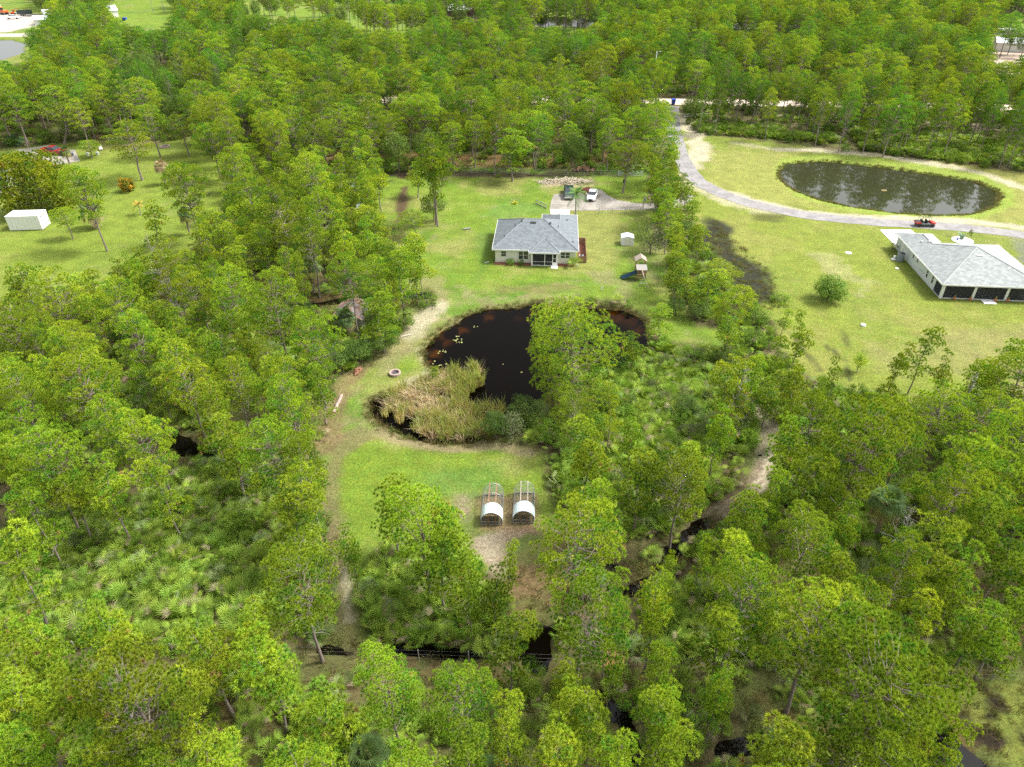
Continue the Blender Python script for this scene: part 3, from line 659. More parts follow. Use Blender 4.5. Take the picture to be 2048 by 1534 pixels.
for k, cnt in (('M', 5), ('S', 6), ('B', 3), ('Y', 2), ('T', 1), ('D', 1)):
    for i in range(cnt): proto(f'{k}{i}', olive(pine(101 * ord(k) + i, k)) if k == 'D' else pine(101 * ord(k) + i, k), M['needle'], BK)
def cool(g): g[1].C = [c_ * np.array((.66, .84, 1.0)) for c_ in g[1].C]; return g
for i in range(4): proto(f'F{i}', cool(pine(9100 + i, 'M')), M['needle'], BK)
proto('densebush', broad(91, 4.6, 2.7, 2.1, 2.35, 4600, .25, (.07, .14, .02), (.2, .3, .04), 28), M['leaf'], BK)
OAK1, OAK2 = (.06, .12, .022), (.15, .23, .04)
for i in range(3): proto(f'oak{i}', broad(40 + i, 9, 3.6, 2.8, 5.2, 5200, .26, OAK1, OAK2, 26), M['leaf'], BK)
for i in range(3): proto(f'shrub{i}', broad(50 + i, 2.6, 1.5, 1.25, 1.15, 1500, .17, (.07, .15, .018), (.2, .33, .025), 14), M['leaf'], BK)
for i in range(2): proto(f'low{i}', broad(60 + i, 1, .8, .5, .35, 420, .12, (.07, .10, .02), (.17, .2, .05), 9, False), M['leaf'], BK)
proto('greybush', broad(71, 4, 2.0, 1.8, 2.1, 1700, .16, (.10, .13, .06), (.22, .25, .13), 20), M['leaf'], BK)
for i in range(3): proto(f'cabbage{i}', cabbage(80 + i, (3.6, 2.6, 4.6)[i]), M['frond'], BK)
for i in range(4): s_ = palmetto(90 + i, 15 + i); proto(f'palmetto{i}', (Soup(), s_, 1.2, 1.1), M['frond'], BK)
s_ = palmetto(97, 16, .9, (.14, .21, .07), (.34, .41, .17)); proto('palmetto4', (Soup(), s_, 1.2, 1.1), M['frond'], BK)
proto('reedtan', (Soup(), blades(1, 42, 2.1, .55, (.52, .42, .2), (.36, .37, .11), .06, .34), 2, .5), M['reed'], BK)
proto('reedgreen', (Soup(), blades(2, 36, 2.3, .5, (.22, .31, .06), (.38, .38, .12), .06, .25), 2, .5), M['reed'], BK)
proto('reedgrey', (Soup(), blades(3, 44, 1.7, .6, (.6, .5, .33), (.42, .33, .2), .055, .75, .25), 2, .5), M['reed'], BK)
proto('tuft', (Soup(), blades(4, 26, .45, .35, (.10, .15, .03), (.20, .22, .07), .035, .5), .4, .3), M['reed'], BK)
proto('tuft2', (Soup(), blades(5, 26, .5, .4, (.22, .17, .08), (.13, .13, .04), .035, .6), .4, .3), M['reed'], BK)

# ------------------------------------------------------------------ scatter used only for what nobody could count
_pg = {}
def gn_tree():
    ng = bpy.data.node_groups.new('scatter', 'GeometryNodeTree')
    ng.interface.new_socket('Geometry', in_out='INPUT', socket_type='NodeSocketGeometry'); ng.interface.new_socket('Geometry', in_out='OUTPUT', socket_type='NodeSocketGeometry')
    ng.interface.new_socket('Kinds', in_out='INPUT', socket_type='NodeSocketCollection')
    n, l = ng.nodes, ng.links; gi = n.new('NodeGroupInput'); go = n.new('NodeGroupOutput')
    ci = n.new('GeometryNodeCollectionInfo'); ci.inputs['Separate Children'].default_value = True; ci.inputs['Reset Children'].default_value = True
    l.new(gi.outputs['Kinds'], ci.inputs['Collection'])
    ip = n.new('GeometryNodeInstanceOnPoints'); ip.inputs['Pick Instance'].default_value = True
    l.new(gi.outputs['Geometry'], ip.inputs['Points']); l.new(ci.outputs[0], ip.inputs['Instance'])
    for nm, ty, sk in (('which', 'INT', 'Instance Index'), ('turn', 'FLOAT_VECTOR', 'Rotation'), ('size', 'FLOAT_VECTOR', 'Scale')):
        a = n.new('GeometryNodeInputNamedAttribute'); a.data_type = ty; a.inputs['Name'].default_value = nm; l.new([o for o in a.outputs if o.enabled and o.name == 'Attribute'][0], ip.inputs[sk])
    l.new(ip.outputs[0], go.inputs[0]); return ng
GN = None
def scatter(name, keys, pts, which, turn, size, **kw):
    global GN
    GN = GN or gn_tree()
    ck = tuple(keys)
    if ck not in _pg:
        c = bpy.data.collections.new('kinds')
        for i, k in enumerate(keys):
            V, F, C, mi, cm, tm = PROTO[k]['raw']
            if 'joined' not in PROTO[k]: PROTO[k]['joined'] = mesh_np('joined_plant', V, F, [cm, tm], mi, C)
            c.objects.link(bpy.data.objects.new('kind_%c%s' % (97 + i, k.rstrip('0123456789')), PROTO[k]['joined']))
        _pg[ck] = c
    me = bpy.data.meshes.new(name); N = len(pts); me.vertices.add(N); me.vertices.foreach_set('co', np.asarray(pts, np.float32).ravel())
    a = me.attributes.new('which', 'INT', 'POINT'); a.data.foreach_set('value', np.asarray(which, np.int32))
    for nm, ar in (('turn', turn), ('size', size)): a = me.attributes.new(nm, 'FLOAT_VECTOR', 'POINT'); a.data.foreach_set('vector', np.asarray(ar, np.float32).ravel())
    o = link(bpy.data.objects.new(name, me)); md = o.modifiers.new('scatter', 'NODES'); md.node_group = GN
    md[[s.identifier for s in GN.interface.items_tree if s.name == 'Kinds'][0]] = _pg[ck]
    return tag(o, kind='stuff', **kw)
def zat(x, y): return gheight(np.atleast_1d(np.asarray(x, float)), np.atleast_1d(np.asarray(y, float)))

# ------------------------------------------------------------------ where the trees stand
OPEN = [[(752, 352), (1288, 352), (1300, 425), (1305, 470), (1325, 510), (1338, 600), (1290, 640), (1300, 700), (1250, 640), (1040, 610), (900, 640), (850, 690), (870, 745), (800, 775), (740, 800), (740, 830), (820, 880), (960, 885), (1090, 905), (1092, 960), (1082, 1050), (1010, 1100), (1000, 1150), (940, 1110), (930, 1010), (860, 960), (800, 925), (720, 920), (690, 1000), (692, 1090), (705, 1180), (735, 1280), (690, 1310), (645, 1300), (680, 1200), (675, 1080), (640, 1000), (632, 940), (645, 880), (660, 830), (675, 760), (735, 735), (795, 700), (822, 640), (880, 600), (870, 560), (850, 470), (780, 440)],
        [(850, 690), (905, 648), (975, 608), (1290, 608), (1310, 680), (1260, 760), (1100, 900), (960, 890), (820, 885), (735, 835), (738, 795), (870, 750)],
        [(1348, 222), (1395, 268), (1560, 287), (1700, 309), (1900, 333), (2300, 360), (2300, 690), (1960, 705), (1850, 755), (1760, 790), (1690, 770), (1620, 710), (1560, 640), (1500, 470), (1425, 430), (1400, 400), (1370, 345), (1348, 300)],
        [(-300, 320), (0, 308), (60, 288), (150, 300), (230, 290), (340, 283), (400, 285), (436, 330), (440, 385), (350, 450), (270, 500), (150, 548), (-300, 590)],
        [(90, 1060), (270, 1015), (420, 950), (560, 1010), (560, 1050), (520, 1130), (440, 1200), (340, 1260), (170, 1160), (60, 1240), (-60, 1200), (-60, 1080)],
        [(1225, 790), (1340, 690), (1420, 700), (1490, 790), (1480, 870), (1380, 850), (1290, 880), (1225, 850)],
        [(1530, 890), (1545, 940), (1510, 990), (1425, 1045), (1330, 1110), (1290, 1190), (1210, 1200), (1190, 1130), (1300, 1110), (1400, 1025), (1480, 960), (1505, 900)],
        [(1055, 1255), (1115, 1260), (1112, 1315), (1060, 1325)], [(1880, 1375), (2400, 1350), (2400, 1700), (1960, 1534), (1900, 1420)],
        [(-100, -20), (90, -20), (80, 45), (50, 60), (50, 118), (-100, 125)], [(205, -20), (345, -20), (348, 45), (300, 55), (235, 45)],
        [(1040, 12), (1200, 12), (1195, 50), (1070, 50)], [(700, 25), (800, 30), (868, 25), (865, 48), (800, 60), (705, 55)], [(890, 2), (950, 4), (955, 34), (892, 38)],
        [(1455, 34), (1518, 38), (1520, 58), (1470, 60)], [(1552, 42), (1605, 44), (1602, 62), (1556, 58)], [(1985, 45), (2300, 45), (2300, 112), (1985, 108)],
        [(1332, 192), (1372, 192), (1372, 240), (1338, 240)], [(470, 5), (700, 5), (690, 30), (600, 32), (500, 28)], [(1860, 28), (1950, 26), (1940, 45), (1870, 42)],
        [(500, 606), (640, 590), (668, 578), (725, 580), (725, 650), (668, 660), (640, 612), (520, 622)], [(1405, 415), (1468, 425), (1478, 500), (1575, 560), (1575, 640), (1525, 650), (1490, 610), (1440, 540), (1418, 480)], [(1480, 650), (1550, 650), (1548, 740), (1500, 735)], [(1345, 645), (1445, 650), (1440, 690), (1350, 690)], [(345, 870), (480, 912), (480, 935), (400, 915), (345, 890)]]
OPENB = [np.array(p, float) for p in OPEN]
def is_open(u, v):
    u = np.asarray(u, float); v = np.asarray(v, float); r = np.zeros(u.shape, bool)
    for p in OPENB: r |= inside(u, v, p)
    return r
def BASE(u, v, w, bu=None, bv=None, kd=None, h=None):
    """a pine seen with its crown centre at u, v and w wide; optionally with its foot at bu, bv"""
    if bu is not None:
        x, y, _ = G(bu, bv)
        lo, hi = 2., 24.
        for _ in range(30):
            m = (lo + hi) / 2
            if P(x, y, m)[1] > v: lo = m
            else: hi = m
        h = lo / .76; cx, cy, _ = G(u, v, lo); z = P(x, y, lo)[2]; lean = ((cx - x) / lo, 0)
    else:
        z0 = P(*G(u, v, 9))[2]; r0 = w * z0 / FOC / 2
        if h is None: h = {True: 7 + 2.2 * r0}[True]; h = min(15.5, max(5, h))
        x, y, _ = G(u, v, h * .76); z = P(x, y, h * .76)[2]; lean = (0, 0)
    return dict(x=x, y=y, h=h, R=max(.6, w * z / FOC / 2), lean=lean, kd=kd)
EX = [(1640, 1240, 190), (1745, 1345, 300, None, None, 'B'), (1830, 1415, 160), (1163, 1224, 165), (1217, 1240, 70), (1019, 1273, 95), (1152, 1064, 175, None, None, 'M'), (844, 1037, 150), (889, 1045, 90), (783, 988, 90), (878, 1091, 100), (935, 1155, 80), (1017, 1114, 45), (700, 1091, 50), (988, 1175, 62),
      (600, 1152, 165), (775, 1361, 140), (927, 1392, 145), (1015, 1434, 90), (1125, 1350, 60), (1144, 1407, 90), (1121, 1491, 110), (1182, 1456, 90), (1316, 1323, 78), (1224, 1346, 52), (1323, 1456, 95), (638, 1426, 140), (205, 1239, 105), (411, 1285, 125), (510, 1266, 105), (533, 1323, 130), (266, 1388, 230, None, None, 'B'), (373, 1422, 105), (23, 1350, 130), (38, 1420, 125), (30, 1502, 110), (582, 1018, 100), (23, 1125, 110), (449, 1529, 130), (122, 1372, 52),
      (1367, 939, 115), (1585, 877, 95), (1728, 886, 195, None, None, 'B'), (1612, 953, 92), (1657, 992, 60), (1478, 1015, 82), (1514, 1073, 62), (1407, 1100, 45), (1342, 1140, 42), (1697, 1050, 62), (1911, 979, 120), (1995, 979, 100), (1982, 1042, 100), (1880, 1100, 115), (1924, 1153, 92), (2031, 1091, 82), (1492, 1171, 150), (1715, 1215, 130), (1839, 1251, 82), (1960, 1251, 100), (2031, 1220, 100), (1450, 1251, 100), (1327, 1416, 80), (1340, 1496, 85), (1897, 1492, 72), (1813, 1100, 60), (1560, 1490, 150), (1700, 1490, 160), (1230, 1530, 90), (1440, 1380, 70), (830, 1530, 90), (940, 1500, 110), (200, 1500, 130), (330, 1530, 90),
      (1133, 666, 176, 1148, 818, 'T', 14), (1149, 813, 88, 1141, 895), (1266, 690, 50, 1262, 745), (1318, 632, 52, 1316, 683), (864, 740, 26, 866, 765, 'Y'), (1282, 935, 90), (1265, 880, 55), (1225, 800, 42), (1440, 850, 60), (1480, 760, 60),
      (625, 671, 100), (547, 596, 120), (461, 579, 92), (359, 661, 62), (147, 691, 90), (164, 760, 130), (41, 784, 92), (229, 849, 110), (297, 859, 110), (85, 912, 130), (20, 915, 85), (414, 808, 82), (455, 862, 92), (581, 808, 110), (547, 893, 120), (608, 922, 100), (581, 978, 110), (472, 756, 92), (369, 739, 110), (273, 671, 82), (116, 582, 100), (51, 575, 80), (239, 602, 80), (191, 575, 50), (325, 541, 80), (393, 568, 80), (20, 654, 100), (205, 960, 80), (320, 960, 70), (130, 960, 80), (60, 1010, 80),
      (171, 376, 82, None, None, 'B'), (130, 430, 52, 146, 478), (270, 273, 92, 284, 360, 'M'), (297, 232, 66, 320, 314, 'M'), (362, 250, 66, 378, 313, 'M'), (369, 366, 78, None, None, 'B'), (300, 434, 50), (157, 232, 98, 130, 288, 'M'), (27, 212, 66, 56, 294, 'M'), (180, 290, 45, 184, 315), (437, 219, 42, 455, 278), (622, 345, 100), (20, 190, 70),
      (1025, 284, 76, 1023, 362, 'S'), (1069, 246, 80, 1067, 333, 'M'), (966, 219, 56, 968, 300, 'M'), (858, 322, 72, 872, 450, 'M'), (868, 318, 60, 876, 452, 'S'), (826, 437, 58, 834, 478), (1254, 308, 86, 1246, 386, 'B'), (1325, 369, 66, 1322, 455, 'M'), (1144, 267, 46, 1143, 336, 'S'), (744, 379, 36, 747, 442, 'S'), (731, 372, 30, 737, 445, 'S'), (1150, 280, 30, 1155, 322, 'S'), (996, 352, 16, 996, 370, 'Y'), (784, 500, 32, 788, 525, 'S'), (815, 505, 34, 820, 540, 'S'), (845, 500, 44, 845, 590, 'S'), (800, 530, 60, 808, 648, 'S'), (833, 345, 46, 837, 395, 'S'),
      (1449, 537, 72, 1430, 578, 'M'), (1462, 609, 82, 1452, 698, 'B'), (1403, 466, 46, 1392, 520, 'S'), (1350, 503, 42, 1344, 582, 'S'), (1362, 505, 40, 1357, 566, 'S'), (1571, 633, 30, 1561, 674, 'S'), (1854, 684, 50), (1726, 716, 32, 1714, 745, 'S'), (1677, 738, 32), (1790, 735, 36), (1803, 708, 32), (1892, 735, 36), (1950, 752, 52), (2018, 711, 60), (1595, 690, 46), (1558, 711, 50), (1513, 742, 56), (1456, 772, 60), (1609, 643, 28), (1636, 796, 42), (1372, 380, 36, 1366, 428, 'S'), (1385, 410, 40, 1380, 470, 'S'), (1350, 430, 36, 1345, 480, 'S'), (1340, 330, 30), (1345, 290, 30), (690, 480, 60), (640, 420, 70), (560, 420, 90), (470, 330, 70), (500, 380, 70), (620, 470, 80), (730, 400, 40), (700, 548, 80, None, None, 'M')]
pines = []
for e in EX:
    e = list(e) + [None] * (7 - len(e)); pines.append(BASE(*e))
for p in pines: p['ex'] = True
rs = np.random.RandomState(7)
grid = {}
def near(x, y, r, f=.5):
    c = int(x // 6), int(y // 6); k = int(r // 6) + 1
    for i in range(c[0] - k, c[0] + k + 1):
        for j in range(c[1] - k, c[1] + k + 1):
            for q in grid.get((i, j), ()):
                if (q[0] - x) ** 2 + (q[1] - y) ** 2 < (q[2] + r) ** 2 * f: return True
    return False
def put(x, y, r): grid.setdefault((int(x // 6), int(y // 6)), []).append((x, y, r))
for p in pines: put(p['x'], p['y'], p['R'])
HOUSES = [(-6, 100, 16, 134), (64, 96, 90, 124), (-100, 124, -87, 134)]
SPARSE = [GP(p) for p in ([(330, -40), (760, -40), (870, 20), (870, 66), (700, 90), (500, 60), (340, 50)], [(-200, 60), (120, 50), (240, 60), (120, 110), (-200, 150)])]
OAKY = [GP(p) for p in ([(240, 170), (480, 150), (500, 240), (440, 280), (300, 250), (240, 230)], [(1340, 100), (1420, 110), (1420, 230), (1350, 200)], [(880, 60), (990, 60), (990, 90), (880, 90)], [(1640, 10), (1860, 10), (1860, 60), (1640, 60)], [(1040, -30), (1400, -30), (1380, 14), (1040, 14)])]
oaks = []
def try_tree(x, y, zone, oaky=False):
    r0 = rs.uniform()
    if zone == 'far': R_ = rs.uniform(2.9, 4.6); h = rs.uniform(11, 17); kd = 'B' if r0 < .12 else 'M'
    elif zone == 'mid': R_ = rs.uniform(1.2, 2.5); h = rs.uniform(7, 11.5); kd = 'S' if r0 < .8 else 'M'
    elif zone == 'edge': R_ = rs.uniform(2.0, 3.6); h = rs.uniform(12.5, 15); kd = 'M'
    else: R_ = rs.uniform(1.5, 3.0); h = rs.uniform(9.5, 13); kd = 'S' if R_ < 2.2 else 'M'
    if near(x, y, R_, .62 if zone == 'near' else (.42 if zone == 'mid' else .45)): return
    uc, vc, zc = P(x, y, h * .78); rp = R_ * FOC / zc
    ub, vb, _ = P(x, y, 0); ut, vt, _ = P(x, y, h)
    pts = [(uc, vc), (ut, vt), (uc - rp * .8, vc), (uc + rp * .8, vc), (ub, vb)] + [(ub + (uc - ub) * t, vb + (vc - vb) * t) for t in (.3, .6)]
    if zone in ('far', 'edge') and y > 150: pts = pts[:4] + pts[4:5]
    if is_open([q[0] for q in pts], [q[1] for q in pts]).any(): return
    for a, b_, c_, d_ in HOUSES:
        if a < x < c_ and b_ < y < d_: return
    put(x, y, R_)
    if oaky and rs.uniform() < .75 or (rs.uniform() < (.12 if y > 200 else .05)): oaks.append((x, y, R_ * .95, h * .72)); return
    pines.append(dict(x=x, y=y, h=h, R=R_, lean=tuple(rs.normal(size=2) * .03), kd=kd))
N = 40000
ys = 12 + (620 - 12) * rs.uniform(size=N) ** .62; xs = rs.uniform(-1, 1, N) * (ys * .78 + 34)
order = np.argsort(ys)
blocked = (ldist(xs, ys, FARROAD) < 6.5) | (ldist(xs, ys, ROAD) < 4) | (pondfields(xs, ys) > .15)
sparse = np.zeros(N, bool); oakym = np.zeros(N, bool)
for q in SPARSE: sparse |= inside(xs, ys, q)
for q in OAKY: oakym |= inside(xs, ys, q)
for i in range(N):
    if blocked[i]: continue
    x, y = xs[i], ys[i]
    ub, vb, _ = P(x, y, 0)
    if y > 152:
        z = 'far'
        if ub > 1380 and vb > 228: z = 'edge'
        if sparse[i] and rs.uniform() < .88: continue
        if z == 'edge' and rs.uniform() < .72: continue
    elif y > 66: z = 'mid'
    else: z = 'near'
    try_tree(x, y, z, oakym[i])
def score(p):
    u, v, z = P(p['x'], p['y'], p['h'] * .78); s = p['R'] / z
    if not (-20 < u < 2068 and -20 < v < 1560): s *= .02
    return s * (1.6 if p.get('ex') else 1)
pines.sort(key=score, reverse=True)
KEYS = {'T': ['T0'], 'D': ['D0'], 'M': [f'M{i}' for i in range(5)], 'S': [f'S{i}' for i in range(6)], 'B': [f'B{i}' for i in range(3)], 'Y': ['Y0', 'Y1']}
for p in pines:
    if p['kd'] is None: p['kd'] = 'M' if p['R'] > 2.3 else ('S' if p['R'] > 1.0 else 'Y')
    p['key'] = KEYS[p['kd']][rs.randint(len(KEYS[p['kd']]))]; p['rz'] = rs.uniform(0, 6.28); p['z'] = 0
    d = PROTO[p['key']]; p['sc'] = (p['R'] / d['R'] / 1.08, p['R'] / d['R'] / 1.08, p['h'] / d['h'])
zz = zat([p['x'] for p in pines], [p['y'] for p in pines])
NEAR_PINES = pines[:296]; REST = pines[296:]
def grow_tree(name, p, key, sc, rz, lean, label, cat, group, z=0.0):
    t = thing(name, (p[0], p[1], z - .05), label, cat, rz, group); d = PROTO[key]
    c, s = cos(-rz), sin(-rz); lx, ly = lean[0] * c - lean[1] * s, lean[0] * s + lean[1] * c
    Mx = Matrix(((sc[0], 0, lx * sc[2], 0), (0, sc[1], ly * sc[2], 0), (0, 0, sc[2], 0), (0, 0, 0, 1)))
    for part in ('trunk', 'crown'):
        if d[part]: o = link(bpy.data.objects.new(part, d[part]), t); o.matrix_local = Mx
    return t
LAND = [('pair of wire hoop coops', 0, 53), ('black pond', 4, 80), ('cattail bed', -8, 66), ('grey roofed house', 4, 120), ('white car', 17, 144), ('wooden playset', 21, 106), ('small white shed', 21, 121), ('woodpile', 8.3, 38), ('stone fire ring', -13, 79), ('row of pale stones', -18.5, 73),
        ('old shed with rusty roof', -25, 91), ('dark shed', -34, 134), ('white storage container', -92, 129), ('red pickup', -112, 176), ('croton bush', -76, 149), ('dead brown palm', -75, 163), ('back fence', -10, 165), ('round bush on the lawn', 42, 101), ('pale roofed house', 76, 110), ('red buggy', 79, 129), ('oval pond', 90, 155), ('blue bin', 49, 232), ('sandy track', 25, 62),
        ('marshy corner pond', 27, 30), ('palmetto clearing', -24, 52), ('dark channel', -26, 64), ('wet dark meadow', 34, 105), ('brush pile', 12, 158), ('utility pole', 51, 270), ('dark ditch bend', 11, 48), ('wire fence', -14, 37), ('wire fence', 18, 36), ('swale cabbage palm', -28, 98)]
ORD = ['', 'second ', 'third ', 'fourth ', 'fifth ', 'sixth ', 'seventh ', 'eighth ', 'ninth ', 'tenth ', 'eleventh ', 'twelfth ', 'thirteenth ', 'fourteenth ', 'fifteenth ', 'sixteenth ', 'seventeenth ', 'eighteenth ', 'nineteenth ', 'twentieth ']
cells = {}
for p in NEAR_PINES:
    best = min(range(len(LAND)), key=lambda i: (LAND[i][1] - p['x']) ** 2 + (LAND[i][2] - p['y']) ** 2); L_ = LAND[best]
    dx, dy = p['x'] - L_[1], p['y'] - L_[2]
    fb, lr = 'behind' if dy > 0 else 'in front', 'right of' if dx > 0 else 'left of'
    rel = fb + ' and ' + lr if .41 < abs(dy / (dx + 1e-6)) < 2.41 else ((fb if fb == 'behind' else 'in front of') if abs(dy) > abs(dx) else lr)
    cells.setdefault((L_[0] + str(L_[1]) * 0, rel), []).append((dx * dx + dy * dy, p))
DESC = {'T': ['big dense slash pine'], 'D': ['massive round pine'], 'M': ['rounded slash pine', 'dense slash pine', 'tall slash pine'], 'S': ['slender young slash pine', 'narrow ragged slash pine', 'thin-crowned slash pine'], 'B': ['wide spreading slash pine', 'broad open-crowned slash pine'], 'Y': ['very small young pine', 'small pine sapling']}
for (ln, rel), lst in cells.items():
    lst.sort(key=lambda q: q[0])
    for i, (_, p) in enumerate(lst):
        d = DESC[p['kd']]; d = d[int(p['h'] * 7) % len(d)]
        near_w = ORD[min(i, 19)] + 'nearest'
        p['label'] = f"{d}, {near_w} {rel} the {ln}"
SPECIAL = {(1133, 666): 'big dense slash pine standing at the near shore of the black pond', (1254, 308): 'wide yellow-green pine on the lawn behind the white car', (270, 273): 'tall spreading pine alone on the striped lawn beside the dead brown palm', (171, 376): 'sparse flat-topped pine leaning over the white container'}
for i, p in enumerate(NEAR_PINES):
    for (u, v), lb in SPECIAL.items():
        q = G(u, v, p['h'] * .76)
        if p.get('ex') and abs(P(p['x'], p['y'], p['h'] * .76)[0] - u) < 12 and abs(P(p['x'], p['y'], p['h'] * .76)[1] - v) < 12: p['label'] = lb
    grow_tree('slash_pine', (p['x'], p['y']), p['key'], p['sc'], p['rz'], p['lean'], p['label'], 'pine tree', 'slash pines of the flatwoods', 0)
allk = sum([KEYS[k_] for k_ in 'MSBY'], []); ki = {k: i for i, k in enumerate(allk)}
allk += [f'F{i}' for i in range(4)]; ki = {k: i for i, k in enumerate(allk)}
for p in REST:
    if p['kd'] == 'M' and p['y'] > 150 and rs.uniform() < .2 + .6 * ss(fbm(np.array([p['x']]), np.array([p['y']]), 45, 5)[0], .38, .6): p['key'] = f'F{rs.randint(4)}'
pr = [(p['x'], p['y'], -.05) for p in REST]
scatter('pine_forest', allk, pr, [ki[p['key']] for p in REST], [(rs.normal() * .03, rs.normal() * .03, p['rz']) for p in REST], [p['sc'] for p in REST])
vis = []
for i, (x, y, R_, h) in enumerate(oaks): vis.append((x, y, R_, h))
scatter('oak_woods', ['oak0', 'oak1', 'oak2'], [(o[0], o[1], -.05) for o in vis], [i % 3 for i in range(len(vis))], [(0, 0, rs.uniform(0, 6.28)) for o in vis], [(o[2] / 3.6, o[2] / 3.6, o[3] / 9) for o in vis])

# ------------------------------------------------------------------ understorey
def field(poly_list, dens, world=False):
    out = []
    for pl in poly_list:
        p = pl if world else GP(pl); lo, hi = p.min(0), p.max(0); n = int((hi[0] - lo[0]) * (hi[1] - lo[1]) * dens)
        q = rs.uniform(size=(n, 2)) * (hi - lo) + lo; out.append(q[inside(q[:, 0], q[:, 1], p)])
    return np.concatenate(out)
def woodmask(q, m=.6):
    x, y = q[:, 0], q[:, 1]; k = np.ones(len(q), bool)
    for z in (YARD, RLAWN, LLAWN): k &= sdist(x, y, GP(z)) < -m
    k &= pondfields(x, y) < .12; k &= ldist(x, y, ROAD) > 3.5; k &= ldist(x, y, FARROAD) > 6
    k &= ldist(x, y, [G(*p)[:2] for p in ((1530, 900), (1500, 985), (1440, 1020), (1380, 1070))]) > 1.6
    k &= ldist(x, y, [G(*p)[:2] for p in ((1510, 800), (1535, 850), (1540, 920))]) > 1.2
    k &= ldist(x, y, [G(*p)[:2] for p in ((0, 1318), (640, 1318), (2048, 1352))]) > .8
    for pl in ([(1870, 1350), (2500, 1350), (2500, 1700), (1950, 1600), (1880, 1450)], [(960, 990), (1090, 990), (1340, 1140), (1300, 1240), (1060, 1240), (980, 1180), (900, 1060)], [(500, 610), (860, 575), (860, 610), (520, 640)]): k &= sdist(x, y, GP(pl)) < 0
    return k
PALM = [[(700, 960), (930, 1080), (1040, 1200), (960, 1290), (740, 1285), (700, 1150)], [(-60, 1060), (90, 1050), (270, 1010), (420, 935), (570, 985), (650, 1060), (650, 1140), (560, 1180), (560, 1290), (440, 1290), (150, 1290), (-60, 1280)],
        [(1225, 760), (1330, 680), (1430, 680), (1530, 790), (1510, 900), (1480, 980), (1400, 1040), (1300, 1080), (1120, 1040), (1095, 960), (1110, 905), (1200, 860)],
        [(1310, 1170), (1500, 1170), (1560, 1300), (1500, 1370), (1330, 1330)], [(1580, 830), (1800, 860), (1850, 1000), (1700, 1040), (1590, 980)], [(690, 1120), (900, 1080), (960, 1250), (850, 1300), (720, 1280)],
        [(430, 690), (640, 690), (660, 760), (560, 790), (430, 740)], [(60, 800), (380, 780), (420, 860), (200, 900)], [(380, 950), (480, 930), (500, 1000), (400, 1010)], [(1640, 760), (1800, 800), (1780, 860), (1640, 850)], [(1640, 1060), (1820, 1060), (1860, 1220), (1700, 1240)],
        [(1390, 250), (1560, 262), (1700, 288), (1560, 280), (1400, 266)], [(1700, 262), (1900, 275), (2100, 300), (2100, 335), (1900, 325), (1720, 300)], [(600, 1180), (660, 1200), (640, 1300), (590, 1300)], [(560, 450), (620, 440), (640, 560), (560, 560)]]
q1 = field(PALM, 1.15); q1 = q1[woodmask(q1, .3)]
trap = np.array([(-90, 10), (90, 10), (230, 290), (-230, 290)], float)
q2 = field([trap], .34, True); nn_ = fbm(q2[:, 0], q2[:, 1], 9, 77); q2 = q2[woodmask(q2, .8) & (rs.uniform(size=len(q2)) < ss(nn_, .3, .6) * np.where(q2[:, 1] > 150, .3, 1))]
q = np.concatenate([q1, q2]); kk = rs.choice(5, len(q), p=[.25, .25, .22, .22, .06]); sc = rs.uniform(.7, 1.25, len(q))
scatter('palmetto_undergrowth', [f'palmetto{i}' for i in range(5)], np.c_[q, zat(q[:, 0], q[:, 1])], kk, np.c_[np.zeros((len(q), 2)), rs.uniform(0, 6.28, len(q))], np.c_[sc, sc, sc * rs.uniform(.8, 1.2, len(q))])
q = field([trap], .28, True); nn_ = fbm(q[:, 0], q[:, 1], 7, 99); q = q[woodmask(q, .5) & (rs.uniform(size=len(q)) < ss(nn_, .3, .62))]
kk = rs.choice(6, len(q), p=[.1, .1, .1, .3, .3, .1]); sc = rs.uniform(.6, 1.2, len(q)) * np.where(kk < 3, .85, 1) * np.where(kk == 5, .5, 1)
scatter('undergrowth_shrubs', ['shrub0', 'shrub1', 'shrub2', 'low0', 'low1', 'greybush'], np.c_[q, zat(q[:, 0], q[:, 1])], kk, np.c_[np.zeros((len(q), 2)), rs.uniform(0, 6.28, len(q))], np.c_[sc, sc, sc])
near_t = np.array([(-60, 14), (60, 14), (130, 130), (-130, 130)], float)
q = field([near_t], 1.1, True); nn_ = fbm(q[:, 0], q[:, 1], 4, 55); q = q[woodmask(q, -.3) & (nn_ > .42)]
extra = field([[(1870, 1360), (2300, 1350), (2300, 1600), (1980, 1534)], [(1430, 440), (1550, 550), (1560, 620), (1480, 620), (1410, 500)], [(1010, 1120), (1330, 1150), (1300, 1240), (1060, 1240)], [(520, 620), (860, 585), (860, 605), (520, 660)], [(1180, 1110), (1330, 1120), (1440, 1010), (1440, 1060), (1290, 1215), (1180, 1215)], [(1180, 1110), (1330, 1120), (1440, 1010), (1440, 1060), (1290, 1215), (1180, 1215)], [(600, 1280), (1000, 1280), (1000, 1330), (600, 1330)]], 1.6)
fr = []
for pl in (POND1, POND2):
    t_ = GP(pl); a_ = rs.uniform(0, len(t_), 900 if pl is POND2 else 700); i_ = a_.astype(int); f_ = (a_ - i_)[:, None]; fr.append(t_[i_] * (1 - f_) + t_[(i_ + 1) % len(t_)] * f_ + rs.normal(size=(len(a_), 2)) * .35)
q = np.concatenate([q, extra[pondfields(extra[:, 0], extra[:, 1]) < .5]] + fr); sc = rs.uniform(.5, 1.2, len(q))
scatter('rough_grass', ['tuft', 'tuft2'], np.c_[q, zat(q[:, 0], q[:, 1])], rs.randint(0, 2, len(q)), np.c_[np.zeros((len(q), 2)), rs.uniform(0, 6.28, len(q))], np.c_[sc, sc, sc])
